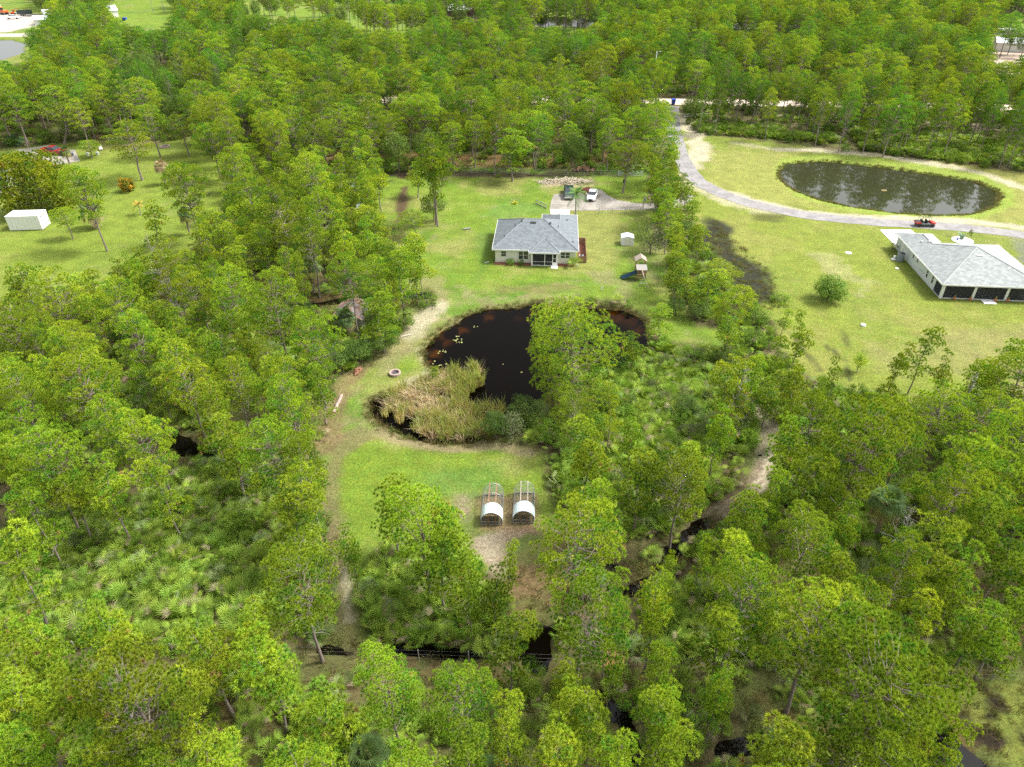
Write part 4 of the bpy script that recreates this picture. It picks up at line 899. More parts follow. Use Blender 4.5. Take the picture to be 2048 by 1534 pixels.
# cattails
CAT = [(765, 800), (800, 775), (850, 760), (885, 742), (958, 738), (965, 768), (935, 790), (930, 812), (970, 815), (1005, 812), (1000, 868), (950, 878), (880, 878), (825, 862), (772, 838)]
q = field([CAT], 4.2); q = q[fbm(q[:, 0], q[:, 1], 1.6, 3) > .36]; kk = rs.choice(3, len(q), p=[.32, .54, .14]); c = np.array(G(845, 800)[:2]); dd = np.linalg.norm(q - c, axis=1); kk = np.where((dd + rs.normal(size=len(q)) < 4.0) & (rs.uniform(size=len(q)) < .7), 2, kk)
sc = rs.uniform(.4, 1.0, len(q))
scatter('cattail_bed', ['reedtan', 'reedgreen', 'reedgrey'], np.c_[q, np.full(len(q), -.35)], kk, np.c_[rs.normal(size=(len(q), 2)) * .12, rs.uniform(0, 6.28, len(q))], np.c_[sc, sc, sc])

# ------------------------------------------------------------------ object materials
M['white'] = mat('white_paint', (.70, .70, .68), .5, var=.05, sc=2)
M['cream'] = mat('cream_stucco', (.66, .65, .55), .85, var=.05, sc=2, bump=.2, bsc=40)
M['palegreen'] = mat('pale_grey_stucco', (.56, .60, .57), .85, var=.05, sc=2, bump=.2, bsc=40)
M['glass'] = mat('dark_window_glass', (.03, .04, .045), .08, var=.1, spec=.8)
M['mulch'] = mat('red_brown_mulch', (.17, .065, .04), .95, var=.4, sc=9, bump=.8, bsc=25)
M['wood'] = mat('brown_timber', (.27, .15, .085), .85, var=.25, sc=6, c2=(.2, .12, .08))
M['paleboard'] = mat('weathered_board', (.48, .42, .33), .85, var=.2, sc=6)
M['greywood'] = mat('grey_wood', (.26, .245, .22), .9, var=.25, sc=6)
M['tin'] = mat('galvanised_sheet', (.62, .70, .72), .45, .25, var=.12, sc=3)
M['galv'] = mat('galvanised_tube', (.42, .44, .45), .5, .5, var=.1)
M['rusty'] = mat('rusty_sheet', (.23, .12, .085), .8, .1, var=.3, sc=2.5, c2=(.30, .27, .26), csc=.8)
M['black'] = mat('black_plastic', (.02, .02, .02), .6, var=.1)
M['rubber'] = mat('tyre_rubber', (.022, .022, .022), .85, var=.15)
M['rim'] = mat('alloy_rim', (.5, .5, .5), .35, .8)
M['red'] = mat('red_paint', (.55, .03, .025), .3, var=.05, coat=.4)
M['darkred'] = mat('dark_red_paint', (.28, .012, .016), .3, var=.05, coat=.5)
M['darkgreen'] = mat('dark_green_paint', (.012, .035, .035), .25, var=.05, coat=.5)
M['carwhite'] = mat('white_car_paint', (.82, .82, .82), .25, var=.02, coat=.5)
M['chrome'] = mat('chrome', (.7, .72, .72), .2, .9)
M['orange'] = mat('orange_paint', (.75, .12, .02), .4)
M['blue'] = mat('blue_plastic', (.02, .07, .5), .45)
M['teal'] = mat('blue_green_plastic', (.025, .07, .11), .45, var=.15)
M['terracotta'] = mat('terracotta', (.50, .17, .08), .8)
M['mulchbrick'] = mat('weathered_brick', (.3, .14, .085), .9, var=.3, sc=6)
M['stone'] = mat('pinkish_stone', (.33, .25, .21), .9, var=.25, sc=4, bump=.5, bsc=12)
M['ash'] = mat('charred_ash', (.06, .055, .06), .95, var=.4)
M['splitlog'] = mat('split_pine', (.62, .34, .15), .85, var=.25, sc=7, c2=(.36, .2, .12), csc=3)
M['tanwood'] = mat('fresh_orange_board', (.55, .30, .12), .8, var=.2, sc=6)
M['acgrey'] = mat('grey_metal_box', (.5, .53, .53), .6, .2)
M['tank'] = mat('slate_grey_tank', (.2, .23, .26), .6)
M['headlamp'] = mat('headlamp_lens', (.75, .78, .8), .15)
M['whitestone'] = mat('white_gravel_bed', (.75, .73, .70), .95, var=.25, sc=12, bump=.8, bsc=25)
def shingle(name, c, var=.16):
    m = mat(name, c, .9, var=var, sc=1.2, bump=0); n, l = m.node_tree.nodes, m.node_tree.links; b = n['Principled BSDF']
    tc = n.new('ShaderNodeTexCoord'); bt = n.new('ShaderNodeTexBrick'); bt.inputs['Scale'].default_value = 1; bt.inputs['Brick Width'].default_value = .5; bt.inputs['Row Height'].default_value = .3; bt.inputs['Mortar Size'].default_value = .012; bt.inputs['Mortar Smooth'].default_value = .3
    bt.inputs['Color1'].default_value = (.78, .78, .78, 1); bt.inputs['Color2'].default_value = (1.18, 1.18, 1.18, 1); bt.inputs['Mortar'].default_value = (.6, .6, .6, 1)
    l.new(tc.outputs['Object'], bt.inputs['Vector']); mx = n.new('ShaderNodeMix'); mx.data_type = 'RGBA'; mx.blend_type = 'MULTIPLY'; mx.inputs['Factor'].default_value = 1
    old = b.inputs['Base Color'].links[0].from_socket; l.new(old, mx.inputs[6]); l.new(bt.outputs['Color'], mx.inputs[7]); l.new(mx.outputs[2], b.inputs['Base Color'])
    bp = n.new('ShaderNodeBump'); bp.inputs['Strength'].default_value = .5; bp.inputs['Distance'].default_value = .02; l.new(bt.outputs['Color'], bp.inputs['Height']); l.new(bp.outputs[0], b.inputs['Normal']); return m
M['shingle'] = shingle('grey_shingles', (.135, .155, .168), .07)
M['shinglepale'] = shingle('pale_grey_shingles', (.25, .27, .265), .03)
def screenmat():
    m, n, l, b = newmat('dark_insect_screen'); b.inputs['Base Color'].default_value = (.03, .032, .035, 1); b.inputs['Roughness'].default_value = .8
    t = n.new('ShaderNodeBsdfTransparent'); x = n.new('ShaderNodeMixShader'); x.inputs[0].default_value = .6; l.new(t.outputs[0], x.inputs[1]); l.new(b.outputs[0], x.inputs[2]); l.new(x.outputs[0], n['Material Output'].inputs['Surface']); return m
M['screen'] = screenmat()

# ------------------------------------------------------------------ houses
def window(par, a, b, z0, z1, panes=2, m='white'):
    """a, b: ends of the sill line in plan, seen from outside with a on the left"""
    d = Vector((b[0] - a[0], b[1] - a[1], 0)); L = d.length; ang = math.atan2(d.y, d.x); Rz = Matrix.Rotation(ang, 3, 'Z'); at = (a[0], a[1], 0)
    f = MB(); t = .07
    for x0, zz0, x1, zz1 in ((-t, z0 - t, L + t, z0), (-t, z1, L + t, z1 + t), (-t, z0, 0, z1), (L, z0, L + t, z1)): f.box(x0, -.06, zz0, x1, .03, zz1, Rz, at)
    for i in range(1, panes): x = L * i / panes; f.box(x - .05, -.055, z0, x + .05, .03, z1, Rz, at)
    f.box(0, -.035, (z0 + z1) / 2 - .025, L, .0, (z0 + z1) / 2 + .025, Rz, at)
    w = f.build('window', M[m], par)
    for i in range(panes): MB().box(L * i / panes + .05, -.02, z0 + .003, L * (i + 1) / panes - .05, .02, z1 - .003, Rz, at).build('pane', M['glass'], w)
def fascia(par, loops, z, m='white'):
    f = MB()
    for a, b in loops:
        d = Vector((b[0] - a[0], b[1] - a[1], 0)); L = d.length; Rz = Matrix.Rotation(math.atan2(d.y, d.x), 3, 'Z'); f.box(-.01, -.05, z - .2, L + .01, .0, z + .03, Rz, (a[0], a[1], 0))
    return f.build('fascia', M[m], par)
def roof(par, planes, m):
    r = MB()
    for p in planes: r.slab(p, .12)
    o = r.build('roof', M[m], par); return o
def ridgecaps(par, lines, m):
    b = MB()
    for a, c in lines: b.tube([(a[0], a[1], a[2] + .0), (c[0], c[1], c[2] + .0)], .09, 6)
    return b.build('ridge_cap', m, par)
x, y, _ = G(984, 498.6, 2.6)
h1 = thing('house', (x, y, 0), 'cream house with a dark grey hip roof and screened back porch behind the black pond', 'house', -.06)
MB().prism([(.5, .5), (6.8, .5), (6.8, 3), (11.2, 3), (11.2, .5), (14.3, .5), (14.3, 16.3), (8.7, 16.3), (8.7, 13.2), (.5, 13.2)], -.1, 2.52).build('wall', M['cream'], h1)
E_ = 2.62
rf = roof(h1, [[(0, 0, E_), (14.8, 0, E_), (8.7, 7.4, 5.35), (5.4, 7.4, 5.35)], [(0, 13.7, E_), (0, 0, E_), (5.4, 7.4, 5.35)], [(14.8, 0, E_), (14.8, 16.8, E_), (11.5, 13.3, 4.06), (11.5, 10.3, 4.06), (8.7, 7.4, 5.35)],
          [(14.8, 16.8, E_), (8.2, 16.8, E_), (11.5, 13.3, 4.06)], [(8.2, 16.8, E_), (8.2, 13.7, E_), (11.5, 10.3, 4.06), (11.5, 13.3, 4.06)], [(8.2, 13.7, E_), (0, 13.7, E_), (5.4, 7.4, 5.35), (8.7, 7.4, 5.35), (11.5, 10.3, 4.06)],
          [(6.3, -1, E_), (11.6, -1, E_), (8.97, 2.9, 3.72)], [(6.3, .02, E_ + .01), (6.3, -1, E_), (8.97, 2.9, 3.72)], [(11.6, -1, E_), (11.6, .02, E_ + .01), (8.97, 2.9, 3.72)]], 'shingle')
M['cap'] = mat('pale_ridge_shingles', (.19, .215, .23), .9)
ridgecaps(rf, [((0, 0, E_), (5.4, 7.4, 5.35)), ((14.8, 0, E_), (8.7, 7.4, 5.35)), ((5.4, 7.4, 5.35), (8.7, 7.4, 5.35)), ((5.4, 7.4, 5.35), (0, 13.7, E_)), ((11.6, -1, E_), (8.97, 2.9, 3.72)), ((6.3, -1, E_), (8.97, 2.9, 3.72)), ((8.7, 7.4, 5.35), (11.5, 10.3, 4.06)), ((11.5, 10.3, 4.06), (11.5, 13.3, 4.06))], M['cap'])
for vx, vy, vz, w, l_ in ((4.75, 6.7, 5.12, .3, .5), (6.8, 6.4, 5.0, .95, .35), (9.8, 6.3, 5.0, .3, .5)):
    MB().box(-w / 2, -l_ / 2, 0, w / 2, l_ / 2, .16, Matrix.Rotation(.33, 3, 'X'), (vx, vy, vz)).build('roof_vent', M['black'], rf, .02)
for vx, vy, vz in ((3.6, 6.3, 4.6), (1.9, 3.0, 3.7), (11.2, 6.4, 4.4), (12.8, 11.5, 3.6), (13.8, 2.6, 3.1)): cyl(.07, vz - .2, vz + .25, 10, (vx, vy, 0)).build('vent_pipe', M['black'], rf)
fascia(h1, [((0, 0), (6.3, 0)), ((6.3, 0), (6.3, -1)), ((6.3, -1), (11.6, -1)), ((11.6, -1), (11.6, 0)), ((11.6, 0), (14.8, 0)), ((14.8, 0), (14.8, 16.8)), ((14.8, 16.8), (8.2, 16.8)), ((8.2, 16.8), (8.2, 13.7)), ((8.2, 13.7), (0, 13.7)), ((0, 13.7), (0, 0))], E_)
window(h1, (1.5, .5), (2.4, .5), 1.15, 2.1, 1); window(h1, (4.5, .5), (6.2, .5), .75, 2.15, 2); window(h1, (11.75, .5), (13.35, .5), 1.1, 2.1, 2)
window(h1, (.5, 9), (.5, 8), 1.1, 2.1, 1); window(h1, (.5, 4.5), (.5, 3.5), 1.1, 2.1, 1); window(h1, (14.3, 3), (14.3, 4), 1.1, 2.1, 1); window(h1, (7.9, 3), (10.3, 3), .12, 2.1, 2)
p = MB(); y0 = -.55
for x0, x1 in ((6.75, 7.0), (9.0, 9.12), (10.35, 10.47), (11.0, 11.25)): p.box(x0, y0, .0, x1, y0 + .12, 2.5)
for z in (.04, 2.38): p.box(7.0, y0 + .01, z, 11.0, y0 + .1, z + .12)
p.box(7, y0 + .02, .75, 9, y0 + .08, .80); p.box(9.12, y0 + .02, .75, 10.35, y0 + .08, .80); p.box(10.47, y0 + .02, .12, 11.0, y0 + .08, .7); p.box(10.47, y0 + .02, 1.35, 11.0, y0 + .08, 1.42)
p.box(6.75, y0 + .12, 0, 6.82, .5, 2.5); p.box(11.18, y0 + .12, 0, 11.25, .5, 2.5)
pf = p.build('porch_frame', M['white'], h1)
for x0, x1 in ((7.0, 9.0), (9.12, 10.35), (10.47, 11.0)): MB().box(x0, y0 + .045, .16, x1, y0 + .05, 2.38).build('screen', M['screen'], pf)
MB().box(6.82, y0 + .13, .0, 11.18, 3, .08).build('porch_floor', M['concrete'], h1)
MB().box(10.2, -1.5, -.05, 11.3, y0 - .01, .07).build('step', M['concrete'], h1)
for a, b in (((.35, -.55), (6.7, -.55)), ((11.3, -.5), (14.2, -.5))): tag(MB().box(a[0], a[1], -.05, b[0], .49, .07).build('mulch_bed', M['mulch'], h1))
MB().box(11.7, 16.3, 0, 13.9, 16.36, 2.2).build('garage_door', M['white'], h1)
for a in ((-.7, -.05), (14.35, -.1)): MB().tube([(a[0] + .1, a[1] + .6, .08), (a[0] + .6 * (-1 if a[0] < 5 else 1), a[1], .06)], .05, 6).build('downspout_end', M['white'], h1)
def loc(o, x, y, z=0): c, s = cos(o.rotation_euler[2]), sin(o.rotation_euler[2]); return (o.location[0] + x * c - y * s, o.location[1] + x * s + y * c, z)
def plant(name, key, pos, s, label, cat, rz=0., sz=None, group=None):
    return grow_tree(name, pos, key, (s, s, sz or s), rz, (0, 0), label, cat, group)
sheet('concrete_slab', [(1102.5, 431), (1140, 431), (1139, 419.5), (1100, 419.5)], .03, M['concrete'])
# enclosure on the right of the house
e = thing('side_enclosure', loc(h1, 14.95, 1.2), 'low brown board enclosure against the right wall of the cream house', 'fence', -.06)
for k in range(16): MB().box(1.25, k * .5, 0, 1.3, k * .5 + .46, 1.3 + .03 * (k % 3)).build('board', M['wood'], e)
MB().box(-.1, -.06, 0, 1.3, -.02, 1.25).build('end_panel', M['wood'], e); MB().box(-.1, 8.02, 0, 1.3, 8.06, 1.25).build('end_panel', M['wood'], e)
MB().box(-.1, 0, -.05, 1.22, 8, .05).build('mulch_floor', M['mulch'], e)
a = thing('air_conditioner', loc(h1, 15.4, 2.6), 'pale air conditioner box inside the brown side enclosure', 'air conditioner', -.06)
MB().box(-.35, -.35, .06, .35, .35, .75).build('housing', M['acgrey'], a, .03); cyl(.27, .75, .79, 18).build('fan_grille', M['black'], a)
plant('garden_shrub', 'shrub0', loc(h1, 3.15, -.35), .55, 'small green shrub by the left window of the cream house', 'shrub', 1); plant('garden_shrub', 'shrub1', loc(h1, 5.0, -.35), .45, 'small green shrub under the double window of the cream house', 'shrub', 2)
plant('corner_palm', 'palmetto1', loc(h1, 13.9, -.6), 1.35, 'bushy fan palm at the right front corner of the cream house', 'palm')
x, y, _ = G(1885.6, 569, 2.6)
h2 = thing('house', (x, y, 0), 'pale grey roofed house with a long screened porch beside the oval pond road', 'house', -.09)
MB().prism([(.5, 3.2), (15.3, 3.2), (15.3, 16.1), (6, 16.1), (6, 20.3), (.5, 20.3)], -.1, 2.52).build('wall', M['palegreen'], h2)
rf = roof(h2, [[(0, 0, E_), (15.8, 0, E_), (7.6, 8.2, 5.6)], [(6.3, 20.8, E_), (0, 20.8, E_), (3.15, 17.4, 3.86)], [(0, 20.8, E_), (0, 0, E_), (7.6, 8.2, 5.6), (3.15, 13.1, 3.86), (3.15, 17.4, 3.86)],
          [(6.3, 16.6, E_), (6.3, 20.8, E_), (3.15, 17.4, 3.86), (3.15, 13.1, 3.86)], [(15.8, 0, E_), (15.8, 16.6, E_), (7.6, 8.2, 5.6)], [(15.8, 16.6, E_), (6.3, 16.6, E_), (3.15, 13.1, 3.86), (7.6, 8.2, 5.6)]], 'shinglepale')
M['cap2'] = mat('pale_ridge_cap', (.33, .35, .34), .9)
ridgecaps(rf, [((0, 0, E_), (7.6, 8.2, 5.6)), ((15.8, 0, E_), (7.6, 8.2, 5.6)), ((7.6, 8.2, 5.6), (15.8, 16.6, E_)), ((7.6, 8.2, 5.6), (3.15, 13.1, 3.86)), ((3.15, 13.1, 3.86), (3.15, 17.4, 3.86))], M['cap2'])
MB().box(-.5, -.12, 0, .5, .12, .1, Matrix.Rotation(.34, 3, 'X'), (7.4, 6.3, 4.92)).build('roof_vent', M['white'], rf)
for vx, vy, vz in ((2.2, 15, 3.45), (3.0, 14.2, 3.8)): MB().box(-.15, -.15, 0, .15, .15, .15, None, (vx, vy, vz)).build('roof_vent', M['white'], rf)
fascia(h2, [((0, 0), (15.8, 0)), ((15.8, 0), (15.8, 16.6)), ((15.8, 16.6), (6.3, 16.6)), ((6.3, 16.6), (6.3, 20.8)), ((6.3, 20.8), (0, 20.8)), ((0, 20.8), (0, 0))], E_)
p = MB()
for x0 in (.45, 5.2, 10.1, 15.0): p.box(x0, .4, 0, x0 + .38, .78, 2.5)
p.box(.83, .5, 0, 15, .6, .12); p.box(.83, .5, 2.35, 15, .6, 2.5); p.box(.5, .8, 0, .6, 3.2, .12); p.box(.5, 3.1, .12, .6, 3.2, 2.5)
pf = p.build('porch_frame', M['white'], h2)
for x0, x1 in ((.83, 5.2), (5.58, 10.1), (10.48, 15.0)): MB().box(x0, .54, .12, x1, .545, 2.35).build('screen', M['screen'], pf)
MB().box(.54, .8, .12, .545, 3.1, 2.5).build('screen', M['screen'], pf); MB().box(15.34, .8, .0, 15.36, 3.2, 2.5).build('screen', M['screen'], pf)
MB().box(.5, .8, -.05, 15.3, 3.19, .08).build('porch_floor', M['acgrey'], h2)
window(h2, (6.8, 3.2), (9.2, 3.2), .8, 2.1, 3)
for y0, y1, z0 in ((4.5, 3.9, .8), (6.7, 6.1, .8), (11.1, 10.6, 1.4), (12.9, 12.4, 1.4)): window(h2, (.5, y0), (.5, y1), z0, 2.1, 1)
MB().box(.44, 17.0, .0, .5, 17.9, 2.1).build('side_door', M['white'], h2); MB().box(6.7, -.9, -.05, 8.6, .39, .07).build('step', M['concrete'], h2)
for dy in (9, 8.3, 7.6): MB().box(.38, dy, .9, .5, dy + .16, 1.1).build('wall_box', M['acgrey'], h2)
for i, xx in enumerate((2.6, 5.0, 8.75, 10.6)):
    t = thing('plant_pot', loc(h2, xx, .15), ['terracotta pot nearest the left corner of the screened porch', 'terracotta pot just left of the second porch post', 'terracotta pot beside the porch step on its right', 'terracotta pot right of the third porch post'][i], 'pot', 0, 'terracotta pots along the screened porch')
    MB().lathe([(.13, 0), (.2, .34), (.22, .36), (.22, .4)], 14).build('pot', M['terracotta'], t)
    o = link(bpy.data.objects.new('plant', PROTO['reedgreen']['crown']), t); o.scale = (.2, .2, .3); o.location = (0, 0, .34)
t = thing('water_tank', G(1799, 521), 'slate grey round tank beside the pale house wall', 'tank'); cyl(.6, 0, 1.35, 24).build('barrel', M['tank'], t, .03); cyl(.52, 1.35, 1.42, 24).build('lid', M['black'], t)
t = thing('pool_pump', G(1788, 518), 'small white and grey pump next to the slate tank', 'pump'); cyl(.22, 0, .6, 14).build('filter', M['white'], t); MB().tube([(.2, -.2, .2), (.6, -.3, .2)], .1, 8).build('motor', M['black'], t); MB().box(-.5, -.5, -.05, .7, .3, .05).build('pad', M['concrete'], t)
plant('garden_shrub', 'greybush', G(1784, 502), .5, 'white flowering shrub at the rear left corner of the pale house', 'shrub')
bed = tag(MB().lathe([(1.85, -.05), (1.85, .06), (1.7, .08)], 30, G(1925, 481)).build('flower_bed', M['whitestone']), 'oval bed of white gravel on the grass behind the pale house', 'flower bed')
x, y, _ = G(1925, 480)
t = thing('agave_plant', (x, y + .4, .06), 'blue-grey agave in the white gravel bed', 'plant'); s_ = blades(31, 46, 1.3, .25, (.22, .33, .28), (.32, .42, .34), .16, .75, .7); o = link(bpy.data.objects.new('leaves', s_.mesh('leaves', M['frond'])), t)
t = thing('potted_shrub', (x + 1.3, y + .4, .06), 'thin dark-leaved shrub at the right end of the gravel bed', 'shrub'); o = link(bpy.data.objects.new('leaves', PROTO['low1']['crown']), t); o.scale = (.6, .6, 2.2)
t = thing('blue_pot', (x - 1.0, y - .1, .06), 'small blue pot in the white gravel bed', 'pot'); MB().lathe([(.12, 0), (.2, .3), (.16, .32)], 12).build('pot', M['blue'], t)
for u, v, r, lb in ((1697, 506, .55, 'pale round septic lid on the right lawn'), (1794, 537, .3, 'small dark drain cover beside the pale house'), (1726, 651, .4, 'white stone lying on the right lawn')):
    c = G(u, v); 
    if 'stone' in lb: tag(MB().lathe([(r, -.05), (r * .9, .2), (r * .4, .34)], 9, c).build('stone', M['white']), lb, 'stone')
    else: tag(cyl(r, -.05, .06, 20, c).build('round_cover', M['white'] if 'pale' in lb else M['tank']), lb, 'cover')

# ------------------------------------------------------------------ sheds and outbuildings
def shed(name, pos, rz, w, d, h, wm, rm, label, style='gable', ov=.12, rise=.6, door=True, cat='shed'):
    t = thing(name, pos, label, cat, rz); MB().box(0, 0, -.05, w, d, h).build('wall', M[wm], t)
    if style == 'gable':
        MB().slab([(-ov, -ov, h), (w + ov, -ov, h), (w + ov, d / 2, h + rise), (-ov, d / 2, h + rise)], .06).slab([(w + ov, d + ov, h), (-ov, d + ov, h), (-ov, d / 2 + .001, h + rise), (w + ov, d / 2 + .001, h + rise)], .06).build('roof', M[rm], t)
        MB().poly([(0, 0, h), (0, d / 2, h + rise - .08), (0, d, h)], True).poly([(w, 0, h), (w, d / 2, h + rise - .08), (w, d, h)]).build('gable', M[wm], t)
    elif style == 'end':
        MB().slab([(-ov, d + ov, h), (-ov, -ov, h), (w / 2, -ov, h + rise), (w / 2, d + ov, h + rise)], .06).slab([(w + ov, -ov, h), (w + ov, d + ov, h), (w / 2 + .001, d + ov, h + rise), (w / 2 + .001, -ov, h + rise)], .06).build('roof', M[rm], t)
        MB().poly([(0, 0, h), (w, 0, h), (w / 2, 0, h + rise - .08)]).poly([(0, d, h), (w / 2, d, h + rise - .08), (w, d, h)]).build('gable', M[wm], t)
    else: MB().slab([(-ov, -ov, h + .05), (w + ov, -ov, h + .05), (w + ov, d + ov, h + rise), (-ov, d + ov, h + rise)], .08).build('roof', M[rm], t)
    return t
x, y, _ = G(1242.5, 491); t = shed('garden_shed', (x, y, 0), -.04, 2.2, 1.9, 1.45, 'white', 'tin', 'small white garden shed on the lawn right of the cream house', 'end', .05, .35); MB().box(.6, -.03, 0, 1.6, 0, 1.35).build('door', M['cream'], t)
x, y, _ = G(670, 666); shed('old_shed', (x, y, 0), -.1, 4.2, 4.6, 2.5, 'greywood', 'rusty', 'old grey shed with a rusty roof half hidden behind a cabbage palm', 'end', .2, 1.1)
x, y, _ = G(713, 437); t = shed('lean_to_shed', (x, y, 0), -.35, 2.6, 2.4, 2.1, 'greywood', 'tin', 'dark timber shed with a pale sheet roof left of the dug trench', 'lean', .25, .7)
x, y, _ = G(682, 392); shed('tin_shed', (x, y, 0), .25, 3.0, 2.4, 1.8, 'greywood', 'tin', 'small shed with a pale blue metal roof among the pines', 'lean', .2, .4)
x, y, _ = G(20.5, 462); t = thing('storage_container', (x, y, 0), 'long white storage container on the left lawn', 'container', .08)
MB().box(0, 0, .08, 6.0, 3.3, 2.75).build('body', M['cream'], t, .03); MB().box(-.02, -.02, 2.75, 6.02, 3.32, 2.83).build('roof', M['white'], t)
for i in range(8): MB().box(.08 + i * .74, -.035, .2, .08 + i * .74 + .66, 0, 2.55).build('wall_panel', M['white'], t)
MB().box(6.0, .6, .25, 6.04, 2.5, 2.4).build('door', M['white'], t); MB().box(6.04, .6, 2.4, 6.12, 2.5, 2.5).build('door_canopy', M['greywood'], t)
# corner of the house at the far left
x, y, _ = G(-70, 395); t = thing('house', (x, y, 0), 'cream house corner with a grey-green roof at the left edge', 'house', .42)
MB().box(0, 0, -.05, 8.2, 7, 2.5).build('wall', M['cream'], t); MB().slab([(-.5, -.4, 2.6), (8.7, -.4, 2.6), (5.5, 3.5, 3.9), (2.7, 3.5, 3.9)], .12).slab([(8.7, -.4, 2.6), (8.7, 7.4, 2.6), (5.5, 3.5, 3.9)], .12).slab([(8.7, 7.4, 2.6), (-.5, 7.4, 2.6), (2.7, 3.5, 3.9), (5.5, 3.5, 3.9)], .12).build('roof', M['shingle'], t)
window(t, (5, 0), (6.2, 0), 1, 2.1, 2); window(t, (8.2, 2.4), (8.2, 3.4), 1, 2.1, 1)
x, y, _ = G(2, 390); t = thing('air_conditioner', (x, y, 0), 'white air conditioner box beside the left edge house', 'air conditioner', .4); MB().box(-.5, -.4, 0, .5, .4, .9).build('housing', M['acgrey'], t, .03); cyl(.3, .9, .94, 18).build('fan_grille', M['black'], t)

# ------------------------------------------------------------------ vehicles
def wheel(par, x, y, r, w=.22, sgn=1):
    def ax(b):
        b.v = [(v[0] + x, (v[2]) * sgn + y, v[1] + r) for v in b.v]; return b
    o = ax(MB().lathe([(r * .62, -w / 2), (r * .93, -w / 2), (r, -w * .3), (r, w * .3), (r * .93, w / 2), (r * .62, w / 2)], 20)).build('wheel', M['rubber'], par, smooth=False)
    ax(MB().lathe([(r * .6, -w * .3), (r * .6, w * .42), (r * .2, w * .36)], 14)).build('rim', M['rim'], o)
def rg(x, w, zl, zm, zh, k=.88): return [(x, w, zl), (x, w, zm), (x, w * k, zh), (x, -w * k, zh), (x, -w, zm), (x, -w, zl)]
def car(name, pos, rz, kind, paint, label, cat, s=1.0):
    t = thing(name, pos, label, cat, rz); t.scale = (s, s, s); m = M[paint]
    if kind == 'sedan':
        w = .9; b = MB().loft([rg(-2.4, w * .8, .35, .7, .95), rg(-2.25, w * .95, .28, .75, 1.04), rg(-1.4, w, .25, .8, 1.0), rg(.9, w, .25, .8, .98), rg(1.9, w * .97, .25, .7, .86), rg(2.3, w * .85, .3, .6, .74), rg(2.42, w * .65, .35, .5, .62)])
        b.build('body', m, t, .04, True)
        MB().loft([rg(-1.95, .68, .95, .98, 1.0, .95), rg(-1.15, .74, .95, 1.2, 1.38, .82), rg(-.1, .76, .95, 1.22, 1.42, .82), rg(.35, .74, .95, 1.15, 1.36, .82), rg(1.15, .7, .9, .93, .96, .95)]).build('window_glass', M['glass'], t)
        MB().loft([rg(-1.35, .6, 1.34, 1.38, 1.40, .9), rg(-.9, .66, 1.38, 1.42, 1.45, .9), rg(-.1, .66, 1.42, 1.45, 1.475, .9), rg(.4, .6, 1.35, 1.38, 1.41, .9)]).build('roof', m, t, .02)
        wx, r = (-1.4, 1.45), .34; fx, hz = 2.36, .56
    else:
        w = 1.0; L2 = 3.0
        MB().loft([rg(.6, w, .45, 1.0, 1.2), rg(1.5, w, .45, 1.0, 1.22), rg(2.5, w, .45, 1.0, 1.15), rg(2.9, w * .93, .45, .95, 1.08)]).build('hood', m, t, .05, False)
        MB().box(-1.1, -w, .45, .6, w, 1.15).build('cab', m, t, .05)
        b = MB(); b.box(-3, -w, .5, -1.12, -w + .1, 1.2).box(-3, w - .1, .5, -1.12, w, 1.2).box(-3.05, -w + .1, .5, -2.97, w - .1, 1.2).box(-2.97, -w + .1, .55, -1.12, w - .1, .68).box(-1.2, -w + .1, .68, -1.12, w - .1, 1.2); b.build('cargo_bed', m, t)
        MB().loft([rg(-1.12, .86, 1.15, 1.18, 1.2, 1), rg(-.98, .86, 1.15, 1.5, 1.74, .88), rg(.1, .86, 1.15, 1.5, 1.76, .88), rg(.85, .84, 1.12, 1.15, 1.17, .97)]).build('window_glass', M['glass'], t)
        MB().loft([rg(-1.0, .76, 1.7, 1.78, 1.8, .93), rg(.15, .76, 1.72, 1.78, 1.82, .93)]).build('roof', m, t, .03)
        MB().box(2.85, -w, .45, 3.08, w, .72).build('front_bumper', M['chrome'], t, .03); MB().box(-3.2, -w * .95, .5, -3.05, w * .95, .7).build('rear_bumper', M['chrome'], t, .02)
        wx, r = (-2.0, 1.95), .4; fx, hz = 2.91, .85
    for xx in wx:
        for sg in (-1, 1): wheel(t, xx, sg * (w - .1), r, .24, sg)
    for sg in (-1, 1):
        MB().box(fx - .12, sg * w * .62 - .17, hz, fx + .02, sg * w * .62 + .17, hz + .14).build('headlight', M['headlamp'], t)
        MB().box(.75, sg * (w + .12) - .1, 1.0, .95, sg * (w + .12) + .1, 1.16).build('wing_mirror', m, t)
    MB().box(fx, -w * .42, hz - .22, fx + .04 + (.1 if kind == 'sedan' else 0), w * .42, hz + (.05 if kind == 'sedan' else .14)).build('grille', M['black'] if kind == 'sedan' else M['chrome'], t)
    return t
x, y, _ = G(1184, 396); car('sedan_car', (x, y, 0.02), -pi / 2 - .22, 'sedan', 'carwhite', 'white sedan parked on the gravel behind the cream house', 'car', 1.08)
x, y, _ = G(1137.5, 391); t = car('pickup_truck', (x, y, 0.02), -pi / 2 - .04, 'pickup', 'darkgreen', 'dark green pickup with a chrome front parked left of the white car', 'pickup truck', 1.02)
x, y, _ = G(112, 309); t = car('pickup_truck', (x, y, 0.03), -.12, 'pickup', 'darkred', 'long dark red pickup on the gravel under the pines', 'pickup truck', 1.13)
x, y, _ = G(12, 336); car('small_car', (x, y, 0.02), .15, 'sedan', 'red', 'bright red car nose beyond the left edge house roof', 'car', .9)
